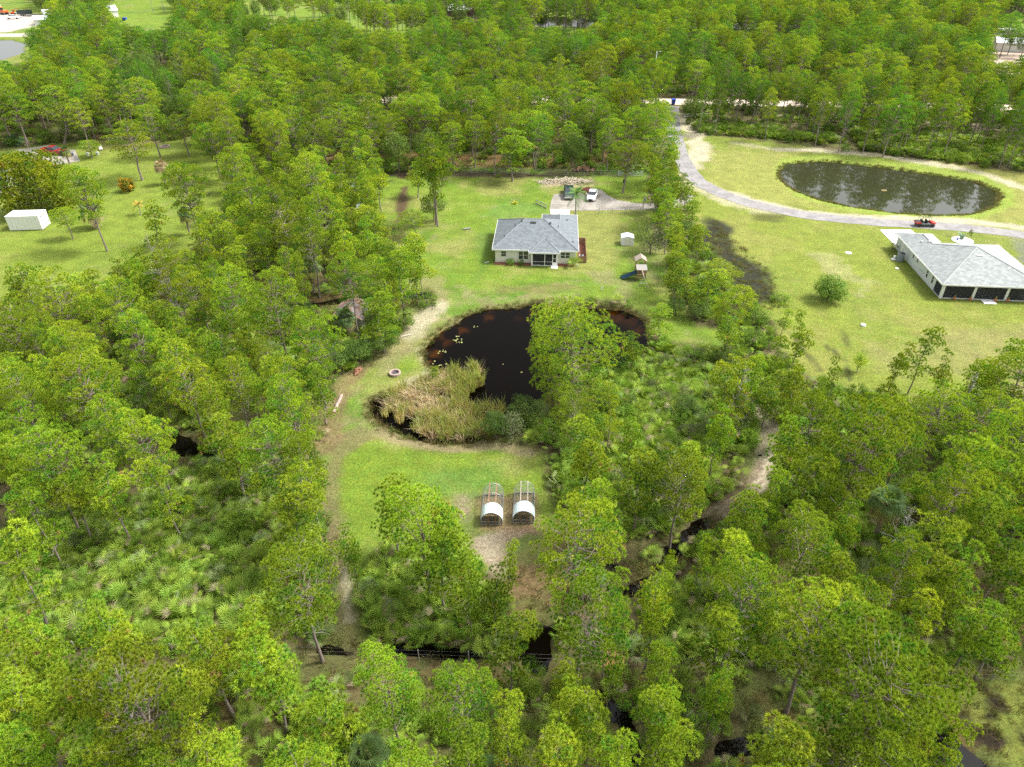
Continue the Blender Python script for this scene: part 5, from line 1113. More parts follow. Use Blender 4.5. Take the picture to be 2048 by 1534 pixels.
# buggy
x, y, _ = G(1848, 452); t = thing('utility_buggy', (x, y, .02), 'red and black open four-seat buggy with a roll cage on the road', 'buggy', -.03); t.scale = (1.02, 1.02, 1.02)
MB().box(-1.5, -.6, .35, 1.4, .6, .55).build('chassis', M['black'], t, .03); MB().loft([rg(.85, .62, .5, .9, 1.02), rg(1.4, .6, .5, .85, .95), rg(1.85, .45, .5, .7, .78)]).build('hood', M['red'], t, .04)
MB().box(-1.9, -.68, .62, -1.0, .68, .92).build('cargo_box', M['red'], t, .04); MB().box(-1.85, -.6, .92, -1.05, .6, 1.0).build('cargo_bed', M['black'], t)
for sx in (-.75, .15):
    for sy in (-.3, .3): o = MB().box(sx, sy - .25, .55, sx + .45, sy + .25, .75).box(sx - .1, sy - .25, .75, sx + .05, sy + .25, 1.25).build('seat', M['black'], t, .04)
for sy in (-.62, .62): MB().box(-.9, sy - .03, .5, .85, sy + .03, .72).build('side_sill', M['tank'], t)
c = MB()
for sy in (-.62, .62):
    c.tube([(.95, sy, 1.0), (.45, sy * .88, 1.9), (-1.0, sy * .88, 1.9), (-1.15, sy, .95)], .035, 6); c.tube([(-.3, sy, .7), (-.3, sy * .88, 1.9)], .035, 6)
for sx in (.45, -.3, -1.0): c.tube([(sx, -.55, 1.9), (sx, .55, 1.9)], .035, 6)
c.build('roll_cage', M['black'], t); MB().tube([(.75, .3, .95), (.5, .3, 1.15)], .02, 5).build('steering_column', M['black'], t)
for xx in (-1.25, 1.25):
    for sg in (-1, 1): wheel(t, xx, sg * .66, .33, .26, sg)
for sg in (-1, 1): MB().box(1.74, sg * .3 - .1, .68, 1.84, sg * .3 + .1, .78).build('headlight', M['headlamp'], t)
# excavators, trailer, far vehicles
def digger(pos, rz, s, label):
    t = thing('excavator', pos, label, 'excavator', rz); t.scale = (s, s, s)
    for sy in (-.9, .9): MB().loft([[(xx, sy - .25, z) for xx, z in ((-1.5, .1), (1.5, .1), (1.75, .45), (1.5, .8), (-1.5, .8), (-1.75, .45))], [(xx, sy + .25, z) for xx, z in ((-1.5, .1), (1.5, .1), (1.75, .45), (1.5, .8), (-1.5, .8), (-1.75, .45))]]).build('track', M['black'], t)
    MB().box(-1.7, -1.1, .95, .9, 1.1, 1.7).build('body', M['orange'], t, .08); MB().box(-.2, .15, 1.7, 1.0, 1.05, 2.8).build('cab', M['glass'], t, .05); MB().box(-.25, .1, 2.8, 1.05, 1.1, 2.9).build('cab_roof', M['orange'], t)
    MB().tube([(.8, -.3, 1.3), (2.2, -.3, 3.6), (3.9, -.3, 3.3)], .2, 4).build('boom', M['orange'], t); MB().tube([(3.9, -.3, 3.4), (4.3, -.3, 1.4)], .15, 4).build('arm', M['orange'], t); MB().box(3.9, -.7, .8, 4.7, .1, 1.5).build('bucket', M['black'], t)
digger(G(10, 29), 2.6, 1.25, 'orange excavator with a raised boom in the top left yard'); digger(G(27, 29), .3, .75, 'smaller orange excavator beside the dark trailer')
x, y, _ = G(28, 38); car('sedan_car', (x, y, .03), .2, 'sedan', 'carwhite', 'white car parked in front of the excavators', 'car', 1.35)
x, y, _ = G(51, 31); t = thing('dump_trailer', (x, y, 0), 'dark green dump trailer in the top left yard', 'trailer', .15); b = MB()
b.box(-3.5, -1.3, .7, 3.5, -1.2, 2.6).box(-3.5, 1.2, .7, 3.5, 1.3, 2.6).box(-3.5, -1.2, .7, -3.4, 1.2, 2.6).box(3.4, -1.2, .7, 3.5, 1.2, 2.6).box(-3.4, -1.2, .7, 3.4, 1.2, .8); b.build('body', M['darkgreen'], t)
for xx in (-1.6, -.6):
    for sg in (-1, 1): wheel(t, xx, sg * 1.2, .42, .25, sg)
MB().tube([(3.5, 0, .6), (5.2, 0, .5)], .1, 5).build('drawbar', M['black'], t)
def farhouse(u, v, rz, w, d, h, label, wm='white', rm='tin', rise=1.6, cat='building'):
    x, y, _ = G(u, v); return shed('farm_building', (x, y, 0), rz, w, d, h, wm, rm, label, 'gable', .5, rise, cat=cat)
M['whiteroof'] = mat('white_sheet_roof', (.75, .78, .8), .5, var=.05); M['darkopen'] = mat('dark_timber_wall', (.10, .06, .05), .9, var=.2)
farhouse(95, 44, .62, 34, 11, 3.2, 'long white metal building behind the pines at top left', rm='whiteroof', rise=2.0)
farhouse(70, 51, .3, 6, 5, 2.5, 'small white outbuilding left of the long white building', rm='whiteroof'); farhouse(182, 66, .1, 7, 5, 2.8, 'white camper parked behind the pines at upper left', rm='whiteroof', rise=.4, cat='camper')
x, y, _ = G(908, 33); t = farhouse(897, 34, .5, 17, 9, 3.0, 'dark barn with a pale metal roof in the clearing', 'darkopen', 'whiteroof', 2.6, 'barn')
farhouse(1458, 72, -.35, 15, 13, 3.4, 'pale hip roof showing among pines at the top right', 'cream', 'cap2', 3.2, 'house'); farhouse(1556, 70, -.3, 13, 12, 3.2, 'second pale roof showing among the far pines', 'cream', 'cap2', 2.6, 'house')
farhouse(1990, 102, -.35, 15, 9, 3.2, 'low white building near the right edge woods', 'white', 'whiteroof', 1.6)
x, y, _ = G(2012, 73); t = thing('camper_trailer', (x, y, 0), 'white camper trailer parked at the right edge of the woods', 'camper', -.1)
MB().loft([rg(-4.5, 1.2, .7, 2.9, 3.3, .92), rg(3.6, 1.2, .7, 2.9, 3.3, .92), rg(4.4, 1.15, 1.3, 2.5, 3.0, .9)]).build('body', M['white'], t, .05)
for x0, x1 in ((-2.2, -.6), (2.2, 3.2)): MB().box(x0, -1.26, 1.7, x1, -1.19, 2.5).build('window', M['glass'], t)
MB().box(.7, -1.26, .9, 1.5, -1.2, 2.6).build('door', M['acgrey'], t); wheel(t, -.8, -1.05, .4); wheel(t, -.8, 1.05, .4)

# ------------------------------------------------------------------ coops
def coop(pos, rz, label, ridge, back):
    t = thing('hoop_coop', pos, label, 'coop', rz); W, L, kw, hr = 2.15, 4.35, .55, 1.2; cx = W / 2
    arc = lambda y, g=0., n=14: [(cx - (cx + g) * cos(pi * i / n), y, kw + (hr + g) * sin(pi * i / n)) for i in range(n + 1)]
    b = MB()
    for x0 in (0, W - .06): b.box(x0, 0, -.05, x0 + .06, L, .16)
    b.box(.06, 0, -.05, W - .06, .05, .14); b.box(.06, L - .05, -.05, W - .06, L, .14); b.build('base_board', M['greywood'], t)
    for y in (0.02, 1.42, 2.85, 4.3): MB().tube([(0.02, y, 0)] + arc(y) + [(W - .02, y, 0)], .024, 6).build('hoop', M['galv'], t)
    w = MB()
    for i in range(1, 30): w.tube([(0.01, i * .15, 0)] + arc(i * .15, .01, 8) + [(W - .01, i * .15, 0)], .006, 3, False)
    for i in range(15): p = arc(0, .01, 14)[i]; w.tube([p, (p[0], L, p[2])], .006, 3, False)
    for z in (.15, .35): w.tube([(0, 0, z), (0, L, z)], .006, 3, False); w.tube([(W, 0, z), (W, L, z)], .006, 3, False)
    for yy in (0, L):
        for i in range(1, 11): xx = W * i / 11; w.tube([(xx, yy, 0), (xx, yy, kw + hr * math.sqrt(max(0, 1 - ((xx - cx) / cx) ** 2)))], .006, 3, False)
        for j in range(1, 9): z = j * .18; hwid = cx if z < kw else cx * math.sqrt(max(0.01, 1 - ((z - kw) / hr) ** 2)); w.tube([(cx - hwid, yy, z), (cx + hwid, yy, z)], .006, 3, False)
    tag(w.build('wire_mesh', M['galv'], t), kind='stuff')
    r = MB(); a0, a1 = arc(-.08, .05), arc(1.38, .05)
    for i in range(len(a0) - 1): r.slab([a0[i], a0[i + 1], a1[i + 1], a1[i]][::-1], .012)
    r.build('metal_roof', M['tin'], t)
    for xx in (cx - .4, cx + .32): MB().box(xx, 1.45, kw + hr - .06, xx + .09, L, kw + hr + .03).build('ridge_board', M[ridge], t); MB().box(xx, -.03, 0, xx + .08, .03, kw + hr * .9).build('front_post', M['wood'], t); MB().box(xx, L - .03, 0, xx + .08, L + .03, kw + hr * .9).build('rear_post', M['wood'], t)
    MB().box(.06, -.02, .42, W - .06, .02, .5).build('door_rail', M['greywood'], t); q = MB(); p = arc(1.36, -.05)
    q.f.append(list(range(len(p) + 2))); q.v = [(p[0][0], 1.36, .35)] + p + [(p[-1][0], 1.36, .35)]; q.build('inner_wall', M[back], t)
    MB().box(.3, 1.6, 0, 1.7, 1.72, .5).build('nest_box', M['paleboard'], t)
coop(G(962, 1050), -.02, 'left wire hoop coop with a metal front roof and orange board inside', 'wood', 'tanwood'); coop(G(1026, 1046), -.03, 'right wire hoop coop with two pale ridge boards', 'paleboard', 'paleboard')

# ------------------------------------------------------------------ playset
M['playroof'] = mat('faded_play_roof', (.30, .24, .2), .9, var=.2)
x, y, _ = G(1272.5, 561); t = thing('playset', (x, y, 0), 'wooden playset with two blue slides and a swing beam on the lawn', 'playset', -.05); t.scale = (.88, .88, .88)
for ix, iy, h in ((0, 0, 2.3), (1.6, 0, 2.3), (0, 1.5, 2.3), (1.6, 1.5, 2.3), (0, 2.2, 3.0), (1.6, 2.2, 3.0), (0, 3.8, 3.0), (1.6, 3.8, 3.0)): MB().box(ix, iy, -.1, ix + .1, iy + .1, h).build('post', M['wood'], t)
for k in range(8): MB().box(0.02, .02 + k * .2, 1.3, 1.68, .02 + k * .2 + .17, 1.36).build('deck_board', M['wood'], t)
MB().box(.02, 2.22, 1.5, 1.68, 3.88, 1.56).build('upper_deck', M['wood'], t)
for z in (.35, .75, 1.0, 1.5, 1.75): MB().box(-.02, -.03, z, 1.72, 0, z + .2).build('front_rail', M['wood'], t)
MB().slab([(-.15, -.3, 2.3), (1.85, -.3, 2.3), (1.85, 1.75, 2.5), (-.15, 1.75, 2.5)], .05).build('flat_roof', M['greywood'], t)
MB().slab([(-.25, 4.1, 3.0), (-.25, 2.0, 3.0), (.85, 2.0, 3.7), (.85, 4.1, 3.7)], .05).slab([(1.95, 2.0, 3.0), (1.95, 4.1, 3.0), (.852, 4.1, 3.7), (.852, 2.0, 3.7)], .05).build('pitched_roof', M['playroof'], t)
MB().box(.1, 2.18, 1.6, 1.6, 2.22, 2.3).build('front_panel', M['cream'], t); MB().box(.5, 2.16, 2.45, 1.2, 2.2, 2.7).build('green_window', mat('green_plastic', (.1, .3, .05), .5), t)
for y0, ln in ((.75, 2.9), (.05, 2.6)):
    b = MB(); pr = [(0, 1.35), (-.3, 1.32), (-ln * .8, .35), (-ln, .22)]
    for i in range(3):
        (xa, za), (xb, zb) = pr[i], pr[i + 1]; b.slab([(xb, y0, zb), (xb, y0 + .5, zb), (xa, y0 + .5, za), (xa, y0, za)][::-1], .04)
        for yy in (y0 - .04, y0 + .5): b.slab([(xb, yy, zb + .16), (xb, yy + .04, zb + .16), (xa, yy + .04, za + .16), (xa, yy, za + .16)][::-1], .2)
    b.build('slide', M['teal'], t)
MB().tube([(.85, .05, 2.25), (.9, -3.0, 2.25)], .06, 6).build('swing_beam', M['paleboard'], t)
for sx in (-.1, 1.9): MB().tube([(.9, -3.0, 2.25), (sx, -3.2, 0)], .05, 6).build('swing_leg', M['paleboard'], t)
MB().tube([(.3, -3.1, .95), (1.5, -3.1, .95)], .04, 6).build('cross_bar', M['white'], t)
for sy in (-1.0, -2.1): MB().tube([(.75, sy, 2.2), (.72, sy, .5)], .012, 4).tube([(1.05, sy, 2.2), (1.08, sy, .5)], .012, 4).box(.68, sy - .1, .46, 1.12, sy + .1, .5).build('swing', M['black'], t)
x, y, _ = G(1204, 581); t = thing('marker_post', (x, y, 0), 'small white double marker post on the lawn above the pond', 'post'); MB().box(-.16, -.04, -.1, -.08, .04, .75).build('post', M['white'], t); MB().box(.08, -.04, -.1, .16, .04, .65).build('post', M['white'], t); MB().box(-.08, -.03, .45, .08, .03, .55).build('cross_piece', M['white'], t)

# ------------------------------------------------------------------ fences, poles, gate
def fence(name, px, label, post_every, h, nw, rad=.05, m='greywood', wire=.012, rails=False, cat='fence'):
    pts = [np.array(G(*q)[:2]) for q in px]; t = thing(name, (*pts[0], 0), label, cat); o = pts[0]
    n = 0
    for a, b in zip(pts[:-1], pts[1:]):
        L = np.linalg.norm(b - a); k = max(1, int(L / post_every))
        for i in range(k + (1 if (b == pts[-1]).all() else 0)):
            p = a + (b - a) * i / k - o; q = MB().tube([(p[0], p[1], -.3), (p[0], p[1], h)], rad, 6).build('post', M[m], t); n += 1
        for j in range(nw):
            z = h * (.92 - j * .8 / max(1, nw - 1) if nw > 1 else .9); A, B = a - o, b - o
            if rails: d = B - A; MB().box(0, -.03, z - .09, L, .03, z + .07, Matrix.Rotation(math.atan2(d[1], d[0]), 3, 'Z'), (A[0], A[1], 0)).build('rail', M[m], t)
            else: MB().tube([(A[0], A[1], z), (B[0], B[1], z)], wire, 4).build('wire', M['galv'], t)
    return t
fence('wire_fence', [(-40, 1296), (640, 1312), (1340, 1334)], 'thin wire fence crossing the woods in the foreground on the left', 4, 1.25, 3, wire=.0025)
fence('wire_fence', [(1350, 1334), (1750, 1350), (2100, 1364)], 'thin wire fence crossing the woods in the foreground on the right', 4, 1.25, 3, wire=.0025)
fence('back_fence', [(640, 336), (830, 343), (1000, 347), (1100, 350), (1235, 352)], 'wire fence with wooden posts along the far end of the yard', 3.2, 1.3, 3, .07, wire=.02)
fence('driveway_fence', [(1198, 426), (1250, 426), (1310, 424)], 'low post and rail fence along the gravel drive', 2.4, 1.0, 2, .06, 'greywood', wire=.015)
fence('rail_fence', [(1072, 407), (1092, 417)], 'short split rail fence behind the cream house', 1.2, .85, 2, .07, 'greywood', rails=True)
x, y, _ = G(1285, 353); xa, ya, _ = G(1236, 352); t = thing('metal_gate', (xa, ya, 0), 'long silver tube gate at the right end of the back fence', 'gate'); L = x - xa
for z in (.25, .55, .85, 1.15): MB().tube([(0, 0, z), (L, y - ya, z)], .035, 6).build('rail', M['tin'], t)
for q in (0, .33, .66, 1): MB().tube([(L * q, (y - ya) * q, .15), (L * q, (y - ya) * q, 1.25)], .045, 6).build('upright', M['tin'], t)
x, y, _ = G(1368, 236); t = thing('white_gate', (x, y, 0), 'white rail gate by the road entrance', 'gate')
for k in range(4): MB().box(k * 2.2, -.07, -.1, k * 2.2 + .14, .07, 1.35).build('post', M['cream'], t)
for z in (.4, .8, 1.15): MB().box(.14, -.03, z, 6.6, .03, z + .12).build('rail', M['cream'], t)
def pole(u, v, h, r, label, arm=False, name='utility_pole', m='greywood'):
    x, y, _ = G(u, v); t = thing(name, (x, y, 0), label, 'pole'); MB().tube([(0, 0, -.3), (0, 0, h)], [r, r * .75], 10).build('pole', M[m], t)
    if arm: MB().tube([(0, 0, h - .15), (.9, 0, h + .05)], .04, 6).build('lamp_arm', M['galv'], t); MB().box(.8, -.14, h, 1.35, .14, h + .1).build('lamp_head', M['acgrey'], t)
    else: cyl(.2, h - 1.4, h - .7, 12, (.28, 0, 0)).build('transformer', M['galv'], t)
pole(1304, 196, 13.5, .2, 'pale pole with a lamp arm standing by the dirt road', True, 'lamp_pole', 'tin'); pole(1285, 424, 3.6, .09, 'short grey pole beside the gravel drive', False, 'service_pole'); pole(329, 24, 8, .18, 'pale utility pole in the far left clearing', False); pole(307, 26, 8, .14, 'thin bare pole in the far left clearing', False)
x, y, _ = G(1346, 209); t = thing('wheelie_bin', (x, y, 0), 'bright blue wheelie bin at the dirt road', 'bin'); MB().loft([[(sx * .45, sy * .4, 0) for sx, sy in ((-1, -1), (1, -1), (1, 1), (-1, 1))], [(sx * .62, sy * .55, 1.5) for sx, sy in ((-1, -1), (1, -1), (1, 1), (-1, 1))]]).build('bin_body', M['blue'], t); MB().box(-.66, -.6, 1.5, .66, .6, 1.62).build('lid', M['blue'], t, .03); [wheel(t, sx, .35, .14, .08) for sx in (-.3, .3)]

# ------------------------------------------------------------------ yard things
def pile_of(name, part, n, u, v, rx, ry, hh, L, r, m, label, cat, seed, square=False):
    rr = random.Random(seed); x, y, _ = G(u, v); t = thing(name, (x, y, 0), label, cat)
    me = [MB().tube([(-L / 2, 0, 0), (L / 2, 0, 0)], r, 5 if not square else 4).mesh(part, M[m]), MB().tube([(-L / 3, 0, 0), (L / 3, 0, 0)], r * 1.25, 5).mesh(part, M[m])]
    for i in range(n):
        a, q = rr.uniform(0, 2 * pi), rr.random() ** .5; o = link(bpy.data.objects.new(part, me[i % 2]), t)
        o.location = (cos(a) * q * rx, sin(a) * q * ry, r + (1 - q) * hh * rr.uniform(.5, 1)); o.rotation_euler = (rr.uniform(-.3, .3), rr.uniform(-.35, .35), rr.uniform(0, pi)); o.scale = [rr.uniform(.8, 1.2)] * 3
    return t
pile_of('woodpile', 'split_log', 70, 1227, 1322, 1.05, .85, .5, .62, .055, 'splitlog', 'heap of split orange firewood by the wire fence', 'woodpile', 3)
pile_of('log_pile', 'log', 22, 1168, 341, 2.6, 1.4, .8, 1.2, .22, 'wood', 'heap of cut brown logs beyond the back fence', 'log pile', 4)
pile_of('brick_heap', 'brick', 26, 716, 744, .5, .8, .5, .36, .09, 'mulchbrick', 'small heap of orange rubble bricks at the shrub edge', 'rubble', 5, True)
t = pile_of('brush_pile', 'branch', 120, 1128, 364, 6.0, 1.6, 1.0, 2.6, .05, 'paleboard', 'long pale brush pile of cut branches beyond the pickup', 'brush pile', 6)
x, y, _ = G(1176, 383); tag(MB().lathe([(1.6, -.05), (1.3, .45), (.6, .85), (.1, .95)], 14, (x, y, 0)).build('mulch_heap', M['mulch']), 'red-brown heap of mulch behind the white car', 'mulch heap')
x, y, _ = G(790, 748); t = thing('fire_ring', (x, y, 0), 'round stone fire ring on the grass left of the black pond', 'fire pit')
for k in range(14): a = 2 * pi * k / 14; MB().box(-.17, -.12, 0, .17, .12, .34, Matrix.Rotation(a + pi / 2, 3, 'Z'), (cos(a) * .66, sin(a) * .66, 0)).build('stone', M['stone'], t, .04)
cyl(.56, 0, .08, 18).build('ash_bed', M['ash'], t)
rr = random.Random(5); x, y, _ = G(676, 805); t = thing('stone_border', (x, y, 0), 'short row of pale stones edging the grass left of the cattails', 'stone row')
for k in range(12): q = G(683 - k * 1.3, 792 + k * 2.9); MB().lathe([(.18, 0), (.24, .1), (.2, .2), (.08, .26)], 7, (q[0] - x + rr.uniform(-.05, .05), q[1] - y, 0)).build('stone', M['stone'], t)
x, y, _ = G(812, 672); tag(MB().tube([(x - .7, y - .3, .08), (x + .8, y + .35, .1)], [.07, .1], 6).build('fallen_log', M['paleboard']), 'pale short log lying on the grass by the shrubs', 'log')
x, y, _ = G(1768, 381, -.3); t = thing('pond_float', (x, y, -.3), 'small yellow float lying on the oval pond', 'float'); t.scale = (.8, .8, .8)
for a, b in (((-.6, -.3), (.6, -.3)), ((.6, -.3), (.6, .3)), ((.6, .3), (-.6, .3)), ((-.6, .3), (-.6, -.3))): MB().tube([(*a, .05), (*b, .05)], .07, 6).build('float_bar', mat('yellow_plastic', (.5, .38, .12), .5), t)
for i, (u, v) in enumerate(((222, 282), (231, 283), (240, 281))):
    x, y, _ = G(u, v); t = thing('white_trestle', (x, y, 0), ['white trestle under the pines, leftmost of three', 'white trestle under the pines, middle of three', 'white trestle under the pines, rightmost of three'][i], 'trestle', .2 * i, 'white trestles under the pines')
    MB().box(-.7, -.06, .8, .7, .06, .92).build('beam', M['white'], t)
    for sx in (-.55, .55):
        for sy in (-.35, .35): MB().tube([(sx, 0, .82), (sx, sy, 0)], .045, 5).build('leg', M['white'], t)
x, y, _ = G(203, 301); t = thing('white_chair', (x, y, 0), 'white garden chair on the grass near the red pickup', 'chair', .5); MB().box(-.35, -.35, .42, .35, .35, .48).build('seat', M['white'], t); MB().box(-.35, .3, .48, .35, .36, 1.05).build('backrest', M['white'], t)
for sx in (-.3, .3):
    for sy in (-.3, .3): MB().tube([(sx, sy, 0), (sx, sy, .42)], .035, 5).build('leg', M['white'], t)
for u, v, m_, lb in ((176, 311, 'white', 'white bucket at the foot of a pine near the red pickup'), (145, 312, 'teal', 'blue-green drum in front of the red pickup'), (196, 310, 'acgrey', 'pale bucket right of the pine near the red pickup')):
    x, y, _ = G(u, v); t = thing('bucket', (x, y, 0), lb, 'bucket'); MB().lathe([(.3, 0), (.38, .7), (.34, .72)], 14).build('bucket', M[m_], t); MB().lathe([(.36, .70), (.33, .76)], 14).build('lid', M[m_], t)
x, y, _ = G(330, 294); t = thing('campfire_ring', (x, y, 0), 'dark fire pit ringed with pale blocks on the left lawn', 'fire pit')
for k in range(10): a = 2 * pi * k / 10; MB().box(-.3, -.18, 0, .3, .18, .3, Matrix.Rotation(a + pi / 2, 3, 'Z'), (cos(a) * 1.1, sin(a) * 1.1, 0)).build('block', M['stone'], t)
cyl(.95, 0, .06, 18).build('ash_bed', M['ash'], t)
x, y, _ = G(1251, 375); t = thing('tree_feeder', (x - .5, y - .3, 0), 'black feeder hanging low beside the pine behind the white car', 'feeder'); cyl(.22, 1.2, 1.9, 10).build('feeder_body', M['black'], t); MB().tube([(0, 0, 1.9), (.3, .25, 3)], .02, 4).build('strap', M['black'], t)
x, y, _ = G(250, 41); t = thing('farm_implement', (x, y, 0), 'small blue implement in the far left field', 'implement'); MB().box(-1, -.6, .5, 1, .6, 1.4).build('hopper', M['blue'], t); wheel(t, -.6, -.7, .4); wheel(t, -.6, .7, .4)
x, y, _ = G(935, 459); tag(MB().tube([(x - .8, y, .12), (x + .6, y + .2, .14)], [.2, .16], 7).build('log', M['greywood']), 'grey log lying on the garden strip left of the cream house', 'log')

# ------------------------------------------------------------------ palms, shrubs and single trees
def at(u, v): return G(u, v)[:2]
g_ = feather(5, 4.6, 17, 2.7); proto('feather', g_, M['frond'], BK)
plant('queen_palm', 'feather', at(1150, 437), 1.0, 'feathery palm with a slim grey trunk behind the cream house', 'palm', .3)
g_ = feather(6, .2, 15, 2.6, (.2, .3, .02), (.5, .5, .04), .1, 1.4, .2); proto('bananaish', g_, M['frond'], BK)
plant('banana_clump', 'bananaish', at(1030, 408), .42, 'yellow-green banana clump on the lawn behind the cream house', 'plant')
g_ = feather(8, .3, 22, 3.4, (.07, .14, .07), (.12, .2, .08), .16, 1.45, .3); proto('bigfeather', g_, M['frond'], BK)
plant('silver_date_palm', 'bigfeather', at(32, 290), 1.15, 'large grey-green feather palm left of the red pickup', 'palm')
g_ = feather(9, 1.8, 9, 1.6, (.45, .40, .06), (.6, .45, .08), .09, 1.1, -.2); proto('yellowpalm', g_, M['frond'], BK)
plant('yellow_palm', 'yellowpalm', at(282, 430), 1.0, 'thin yellowed palm on the left lawn', 'palm')
proto('croton', broad(77, 2.4, 1.5, 1.2, 1.25, 1500, .32, (.10, .18, .02), (.75, .42, .03), 14), M['leaf'], BK)
plant('croton_bush', 'croton', at(257, 383), 1.15, 'yellow and orange croton bush on the left lawn', 'shrub', 0, 1.3)
plant('croton_bush', 'croton', at(431, 308), 1.0, 'yellow-green croton bush at the far edge of the left lawn', 'shrub', 2, 1.1)
g_ = cabbage(33, 3.9, 30, .99, 1.15, (.42, .30, .18), (.45, .33, .2)); proto('deadpalm', g_, M['frond'], BK)
plant('dead_palm', 'deadpalm', at(331, 370), 1.12, 'dead cabbage palm with brown drooping fronds on the left lawn', 'palm', 1)
CP_ = [((627, 585), 1.25, 'big grey-green cabbage palm beside the swale in the left woods'), ((694, 672), 1.15, 'cabbage palm hiding the front of the rusty roofed shed'), ((192, 457), 1.35, 'shaggy cabbage palm on the left lawn beside the container'), ((408, 288), 1.0, 'cabbage palm at the far right corner of the left lawn'), ((1182, 1188), .95, 'low cabbage palm right of the big pine near the coops'),
       ((1745, 1080), 1.15, 'cabbage palm with drooping fans in the right woods'), ((1540, 1570), 1.2, 'silvery cabbage palm at the bottom edge of the right woods'), ((740, 1560), 1.1, 'cabbage palm crown at the bottom edge among the front pines'), ((380, 470), .9, 'cabbage palm at the edge between the left lawn and the woods'), ((140, 330), .9, 'small cabbage palm between the pines left of the trestles'), ((985, 1570), .8, 'small cabbage palm under the front pines at the bottom edge')]
for i, ((u, v), s_, lb) in enumerate(CP_): plant('cabbage_palm', f'cabbage{i % 3}' if i != 2 else 'cabbage1', at(u, v), s_, lb, 'palm', i, None, 'cabbage palms')
proto('bigcab', cabbage(88, 1.6, 44, .4, 1.35, (.06, .13, .03), (.13, .2, .05)), M['frond'], BK)
plant('round_bush', 'densebush', at(1655, 600), 1.0, 'single round leafy bush alone on the right lawn', 'tree', 1, .95)
plant('white_oak', 'greybush', at(1300, 508), 1.55, 'pale thinly leaved tree right of the small white shed', 'tree', 1, 1.6)
plant('broadleaf_tree', 'oak0', at(868, 442), .75, 'dark leafy tree behind the twin-trunk pine in the yard', 'tree', 0, .66)
plant('round_conifer', 'D0', at(88, 424), 1.0, 'massive dense round pine between the container and red pickup', 'pine tree', 2, 1.0)
BUSH = [(1048, 855, 'oak2', .62, .55, 'tall dark round shrub at the near end of the black pond'), (992, 878, 'oak0', .5, .48, 'dark rounded shrub right beside the cattails'), (1024, 888, 'greybush', .75, 1.3, 'pale slim leafy shrub in front of the dark pond shrubs'), (1205, 820, 'oak1', .6, .45, 'rounded shrub right of the pines at the pond shore'), (1250, 745, 'shrub1', 1.1, 1.0, 'low dark shrub under the slim pine at the pond corner'), (853, 612, 'shrub2', 1.35, .95, 'dense dark green bush on the grass left of the black pond'),
        (672, 735, 'oak0', .66, .4, 'dark thicket shrub left of the fire ring, largest of the row'), (720, 722, 'oak1', .62, .42, 'dark thicket shrub above the orange brick heap'), (768, 706, 'oak2', .66, .46, 'yellow-topped thicket shrub nearest the pale log'), (800, 655, 'shrub1', 1.7, 1.4, 'glossy green thicket shrub at the foot of the tall bare trunk'), (748, 660, 'shrub2', 1.8, 1.5, 'bright green shrub right of the cabbage palm by the rusty shed'), (640, 760, 'oak1', .6, .42, 'dark thicket shrub at the bottom end of the shrub row'),
        (1350, 630, 'oak2', .5, .36, 'dark green shrub at the lower right corner of the yard'), (1395, 640, 'oak1', .58, .4, 'glossy green round shrub under the wide pine'), (1360, 560, 'oak0', .46, .34, 'dark shrub under the slim pines right of the playset'), (1405, 590, 'shrub0', 1.6, 1.4, 'yellowish shrub beneath the pines on the yard edge'), (1340, 470, 'oak0', .55, .45, 'dark shrub at the end of the gravel drive'), (1330, 345, 'shrub1', 1.9, 1.9, 'bright leafy shrub by the silver gate'),
        (1370, 480, 'oak2', .55, .45, 'dark shrub between the roadside pines'), (1312, 380, 'shrub2', 1.5, 1.5, 'leafy shrub left of the road between gate and drive'), (25, 330, 'oak1', .85, .4, 'broad dark hedge shrub at the left driveway bend'), (95, 285, 'oak2', .7, .32, 'spreading shrub behind the red pickup'), (735, 462, 'shrub0', 1.2, 1.1, 'green shrub in front of the dark timber shed'), (1500, 690, 'shrub1', 1.3, 1.0, 'dark low shrub beside the wet hollow'),
        (1440, 735, 'oak0', .5, .36, 'dark round shrub at the near edge of the right thicket'), (1560, 605, 'shrub2', 1.2, .7, 'low shrub at the tip of the dark wet meadow'), (1510, 645, 'shrub0', 1.5, 1.0, 'green shrub below the dark wet meadow'), (1370, 830, 'oak2', .55, .3, 'olive shrub standing out of the palmetto thicket'), (1450, 860, 'greybush', 1.3, .9, 'grey half-dead shrub in the palmetto thicket'), (540, 470, 'oak1', 1.05, .7, 'wide grey-green oak in the left woods'),
        (1390, 232, 'oak0', .8, .6, 'dark tree beside the white gate'), (1100, 880, 'shrub1', 1.1, 1.2, 'leafy shrub at the near right corner of the cattail pond'), (1085, 60, 'oak1', .9, .8, 'round tree standing in front of the far pond'), (1190, 42, 'oak2', 1.1, .75, 'dark rounded tree at the right end of the far pond')]
for i, (u, v, k, s_, sz, lb) in enumerate(BUSH): plant('leafy_shrub' if 'tree' not in lb and 'oak' not in lb else 'broadleaf_tree', k, at(u, v), s_, lb, 'shrub' if 'shrub' in lb or 'bush' in lb else 'tree', i * 1.7, sz)
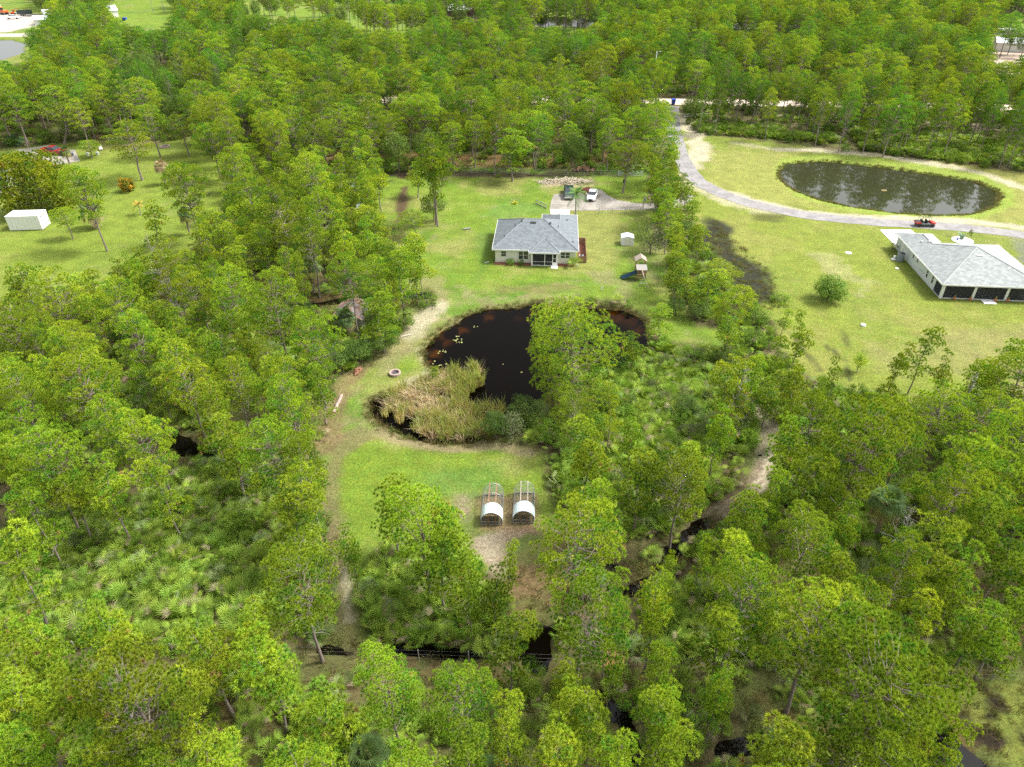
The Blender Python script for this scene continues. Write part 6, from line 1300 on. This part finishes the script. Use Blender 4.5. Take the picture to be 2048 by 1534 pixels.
# palmettos in front of the road pines, lilies on the pond
LP = [(835, 690), (905, 655), (900, 700), (860, 735)]
q = np.concatenate([np.array(G(u, v)[:2]) + rs.normal(size=(n_, 2)) * sp for u, v, n_, sp in (((915, 676, 16, .45)), (888, 700, 7, .4), (872, 725, 8, .6), (1010, 745, 2, 1.5), (948, 650, 3, .25))])
pad = Soup(); 
th = np.linspace(0, 5.6, 9); V = np.concatenate([[[0, 0, 0]], np.stack([np.cos(th) * .17, np.sin(th) * .17, th * 0], 1)]); pad.add(V, np.array([[0, i, i + 1] for i in range(1, 9)]), np.array((.42, .44, .16))); proto('pad', (Soup(), pad, .1, .2), M['frond'], BK)
scatter('floating_weed', ['pad'], np.c_[q, np.full(len(q), -.262)], np.zeros(len(q), int), np.c_[np.zeros((len(q), 2)), rs.uniform(0, 6.28, len(q))], np.c_[[rs.uniform(.35, .9, len(q))] * 3].T)

# dead standing pines
def snag(seed):
    rs_ = np.random.RandomState(seed); tr = Soup(); h = 10.5; z = np.linspace(-.3, h, 8); c_ = (.27, .25, .23)
    tubes(tr, np.stack([.15 * np.sin(z * .5), .12 * np.cos(z * .4), z], 1), .13 * (1 - .85 * z / h) + .01, 6, c_)
    for k in range(26):
        a = rs_.uniform(0, 6.28); zz_ = rs_.uniform(3.5, 10); L = (11 - zz_) * rs_.uniform(.18, .42); o_ = np.array([.15 * sin(zz_ * .5), .12 * cos(zz_ * .4), zz_]); e_ = o_ + np.array([cos(a) * L, sin(a) * L, L * rs_.uniform(0, .7)]); m_ = (o_ + e_) / 2 + rs_.normal(size=3) * .12
        tubes(tr, [o_, m_, e_], np.array([.035, .022, .008]), 3, c_)
        for _ in range(3): t_ = rs_.uniform(.4, 1); b_ = o_ + (e_ - o_) * t_; tubes(tr, [b_, b_ + rs_.normal(size=3) * .35 + np.array([0, 0, .2])], np.array([.014, .005]), 3, c_)
    return tr.mesh('bare_trunk', BK)
SN = [snag(1), snag(2)]
for i, (u, v, lb) in enumerate(((380, 690, 'bare grey dead pine beside the swale in the left woods'), (330, 590, 'bare dead pine among young pines in the upper left woods'), (1455, 880, 'grey dead snag in the palmetto thicket'), (1420, 120, 'pale dead pine in the woods beyond the dirt road'), (1760, 1180, 'dead pine leaning in the right front woods'), (1440, 1345, 'bare grey snag near the wire fence on the right'),
                               (300, 1510, 'dead pine with bare limbs at the bottom left'), (1700, 160, 'bare pale tree in the woods behind the oval pond'), (1890, 900, 'thin dead pine in the right woods'))):
    x, y, _ = G(u, v); t = thing('dead_pine', (x, y, 0), lb, 'dead tree', i * 1.3, 'dead standing pines'); link(bpy.data.objects.new('bare_trunk', SN[i % 2]), t)
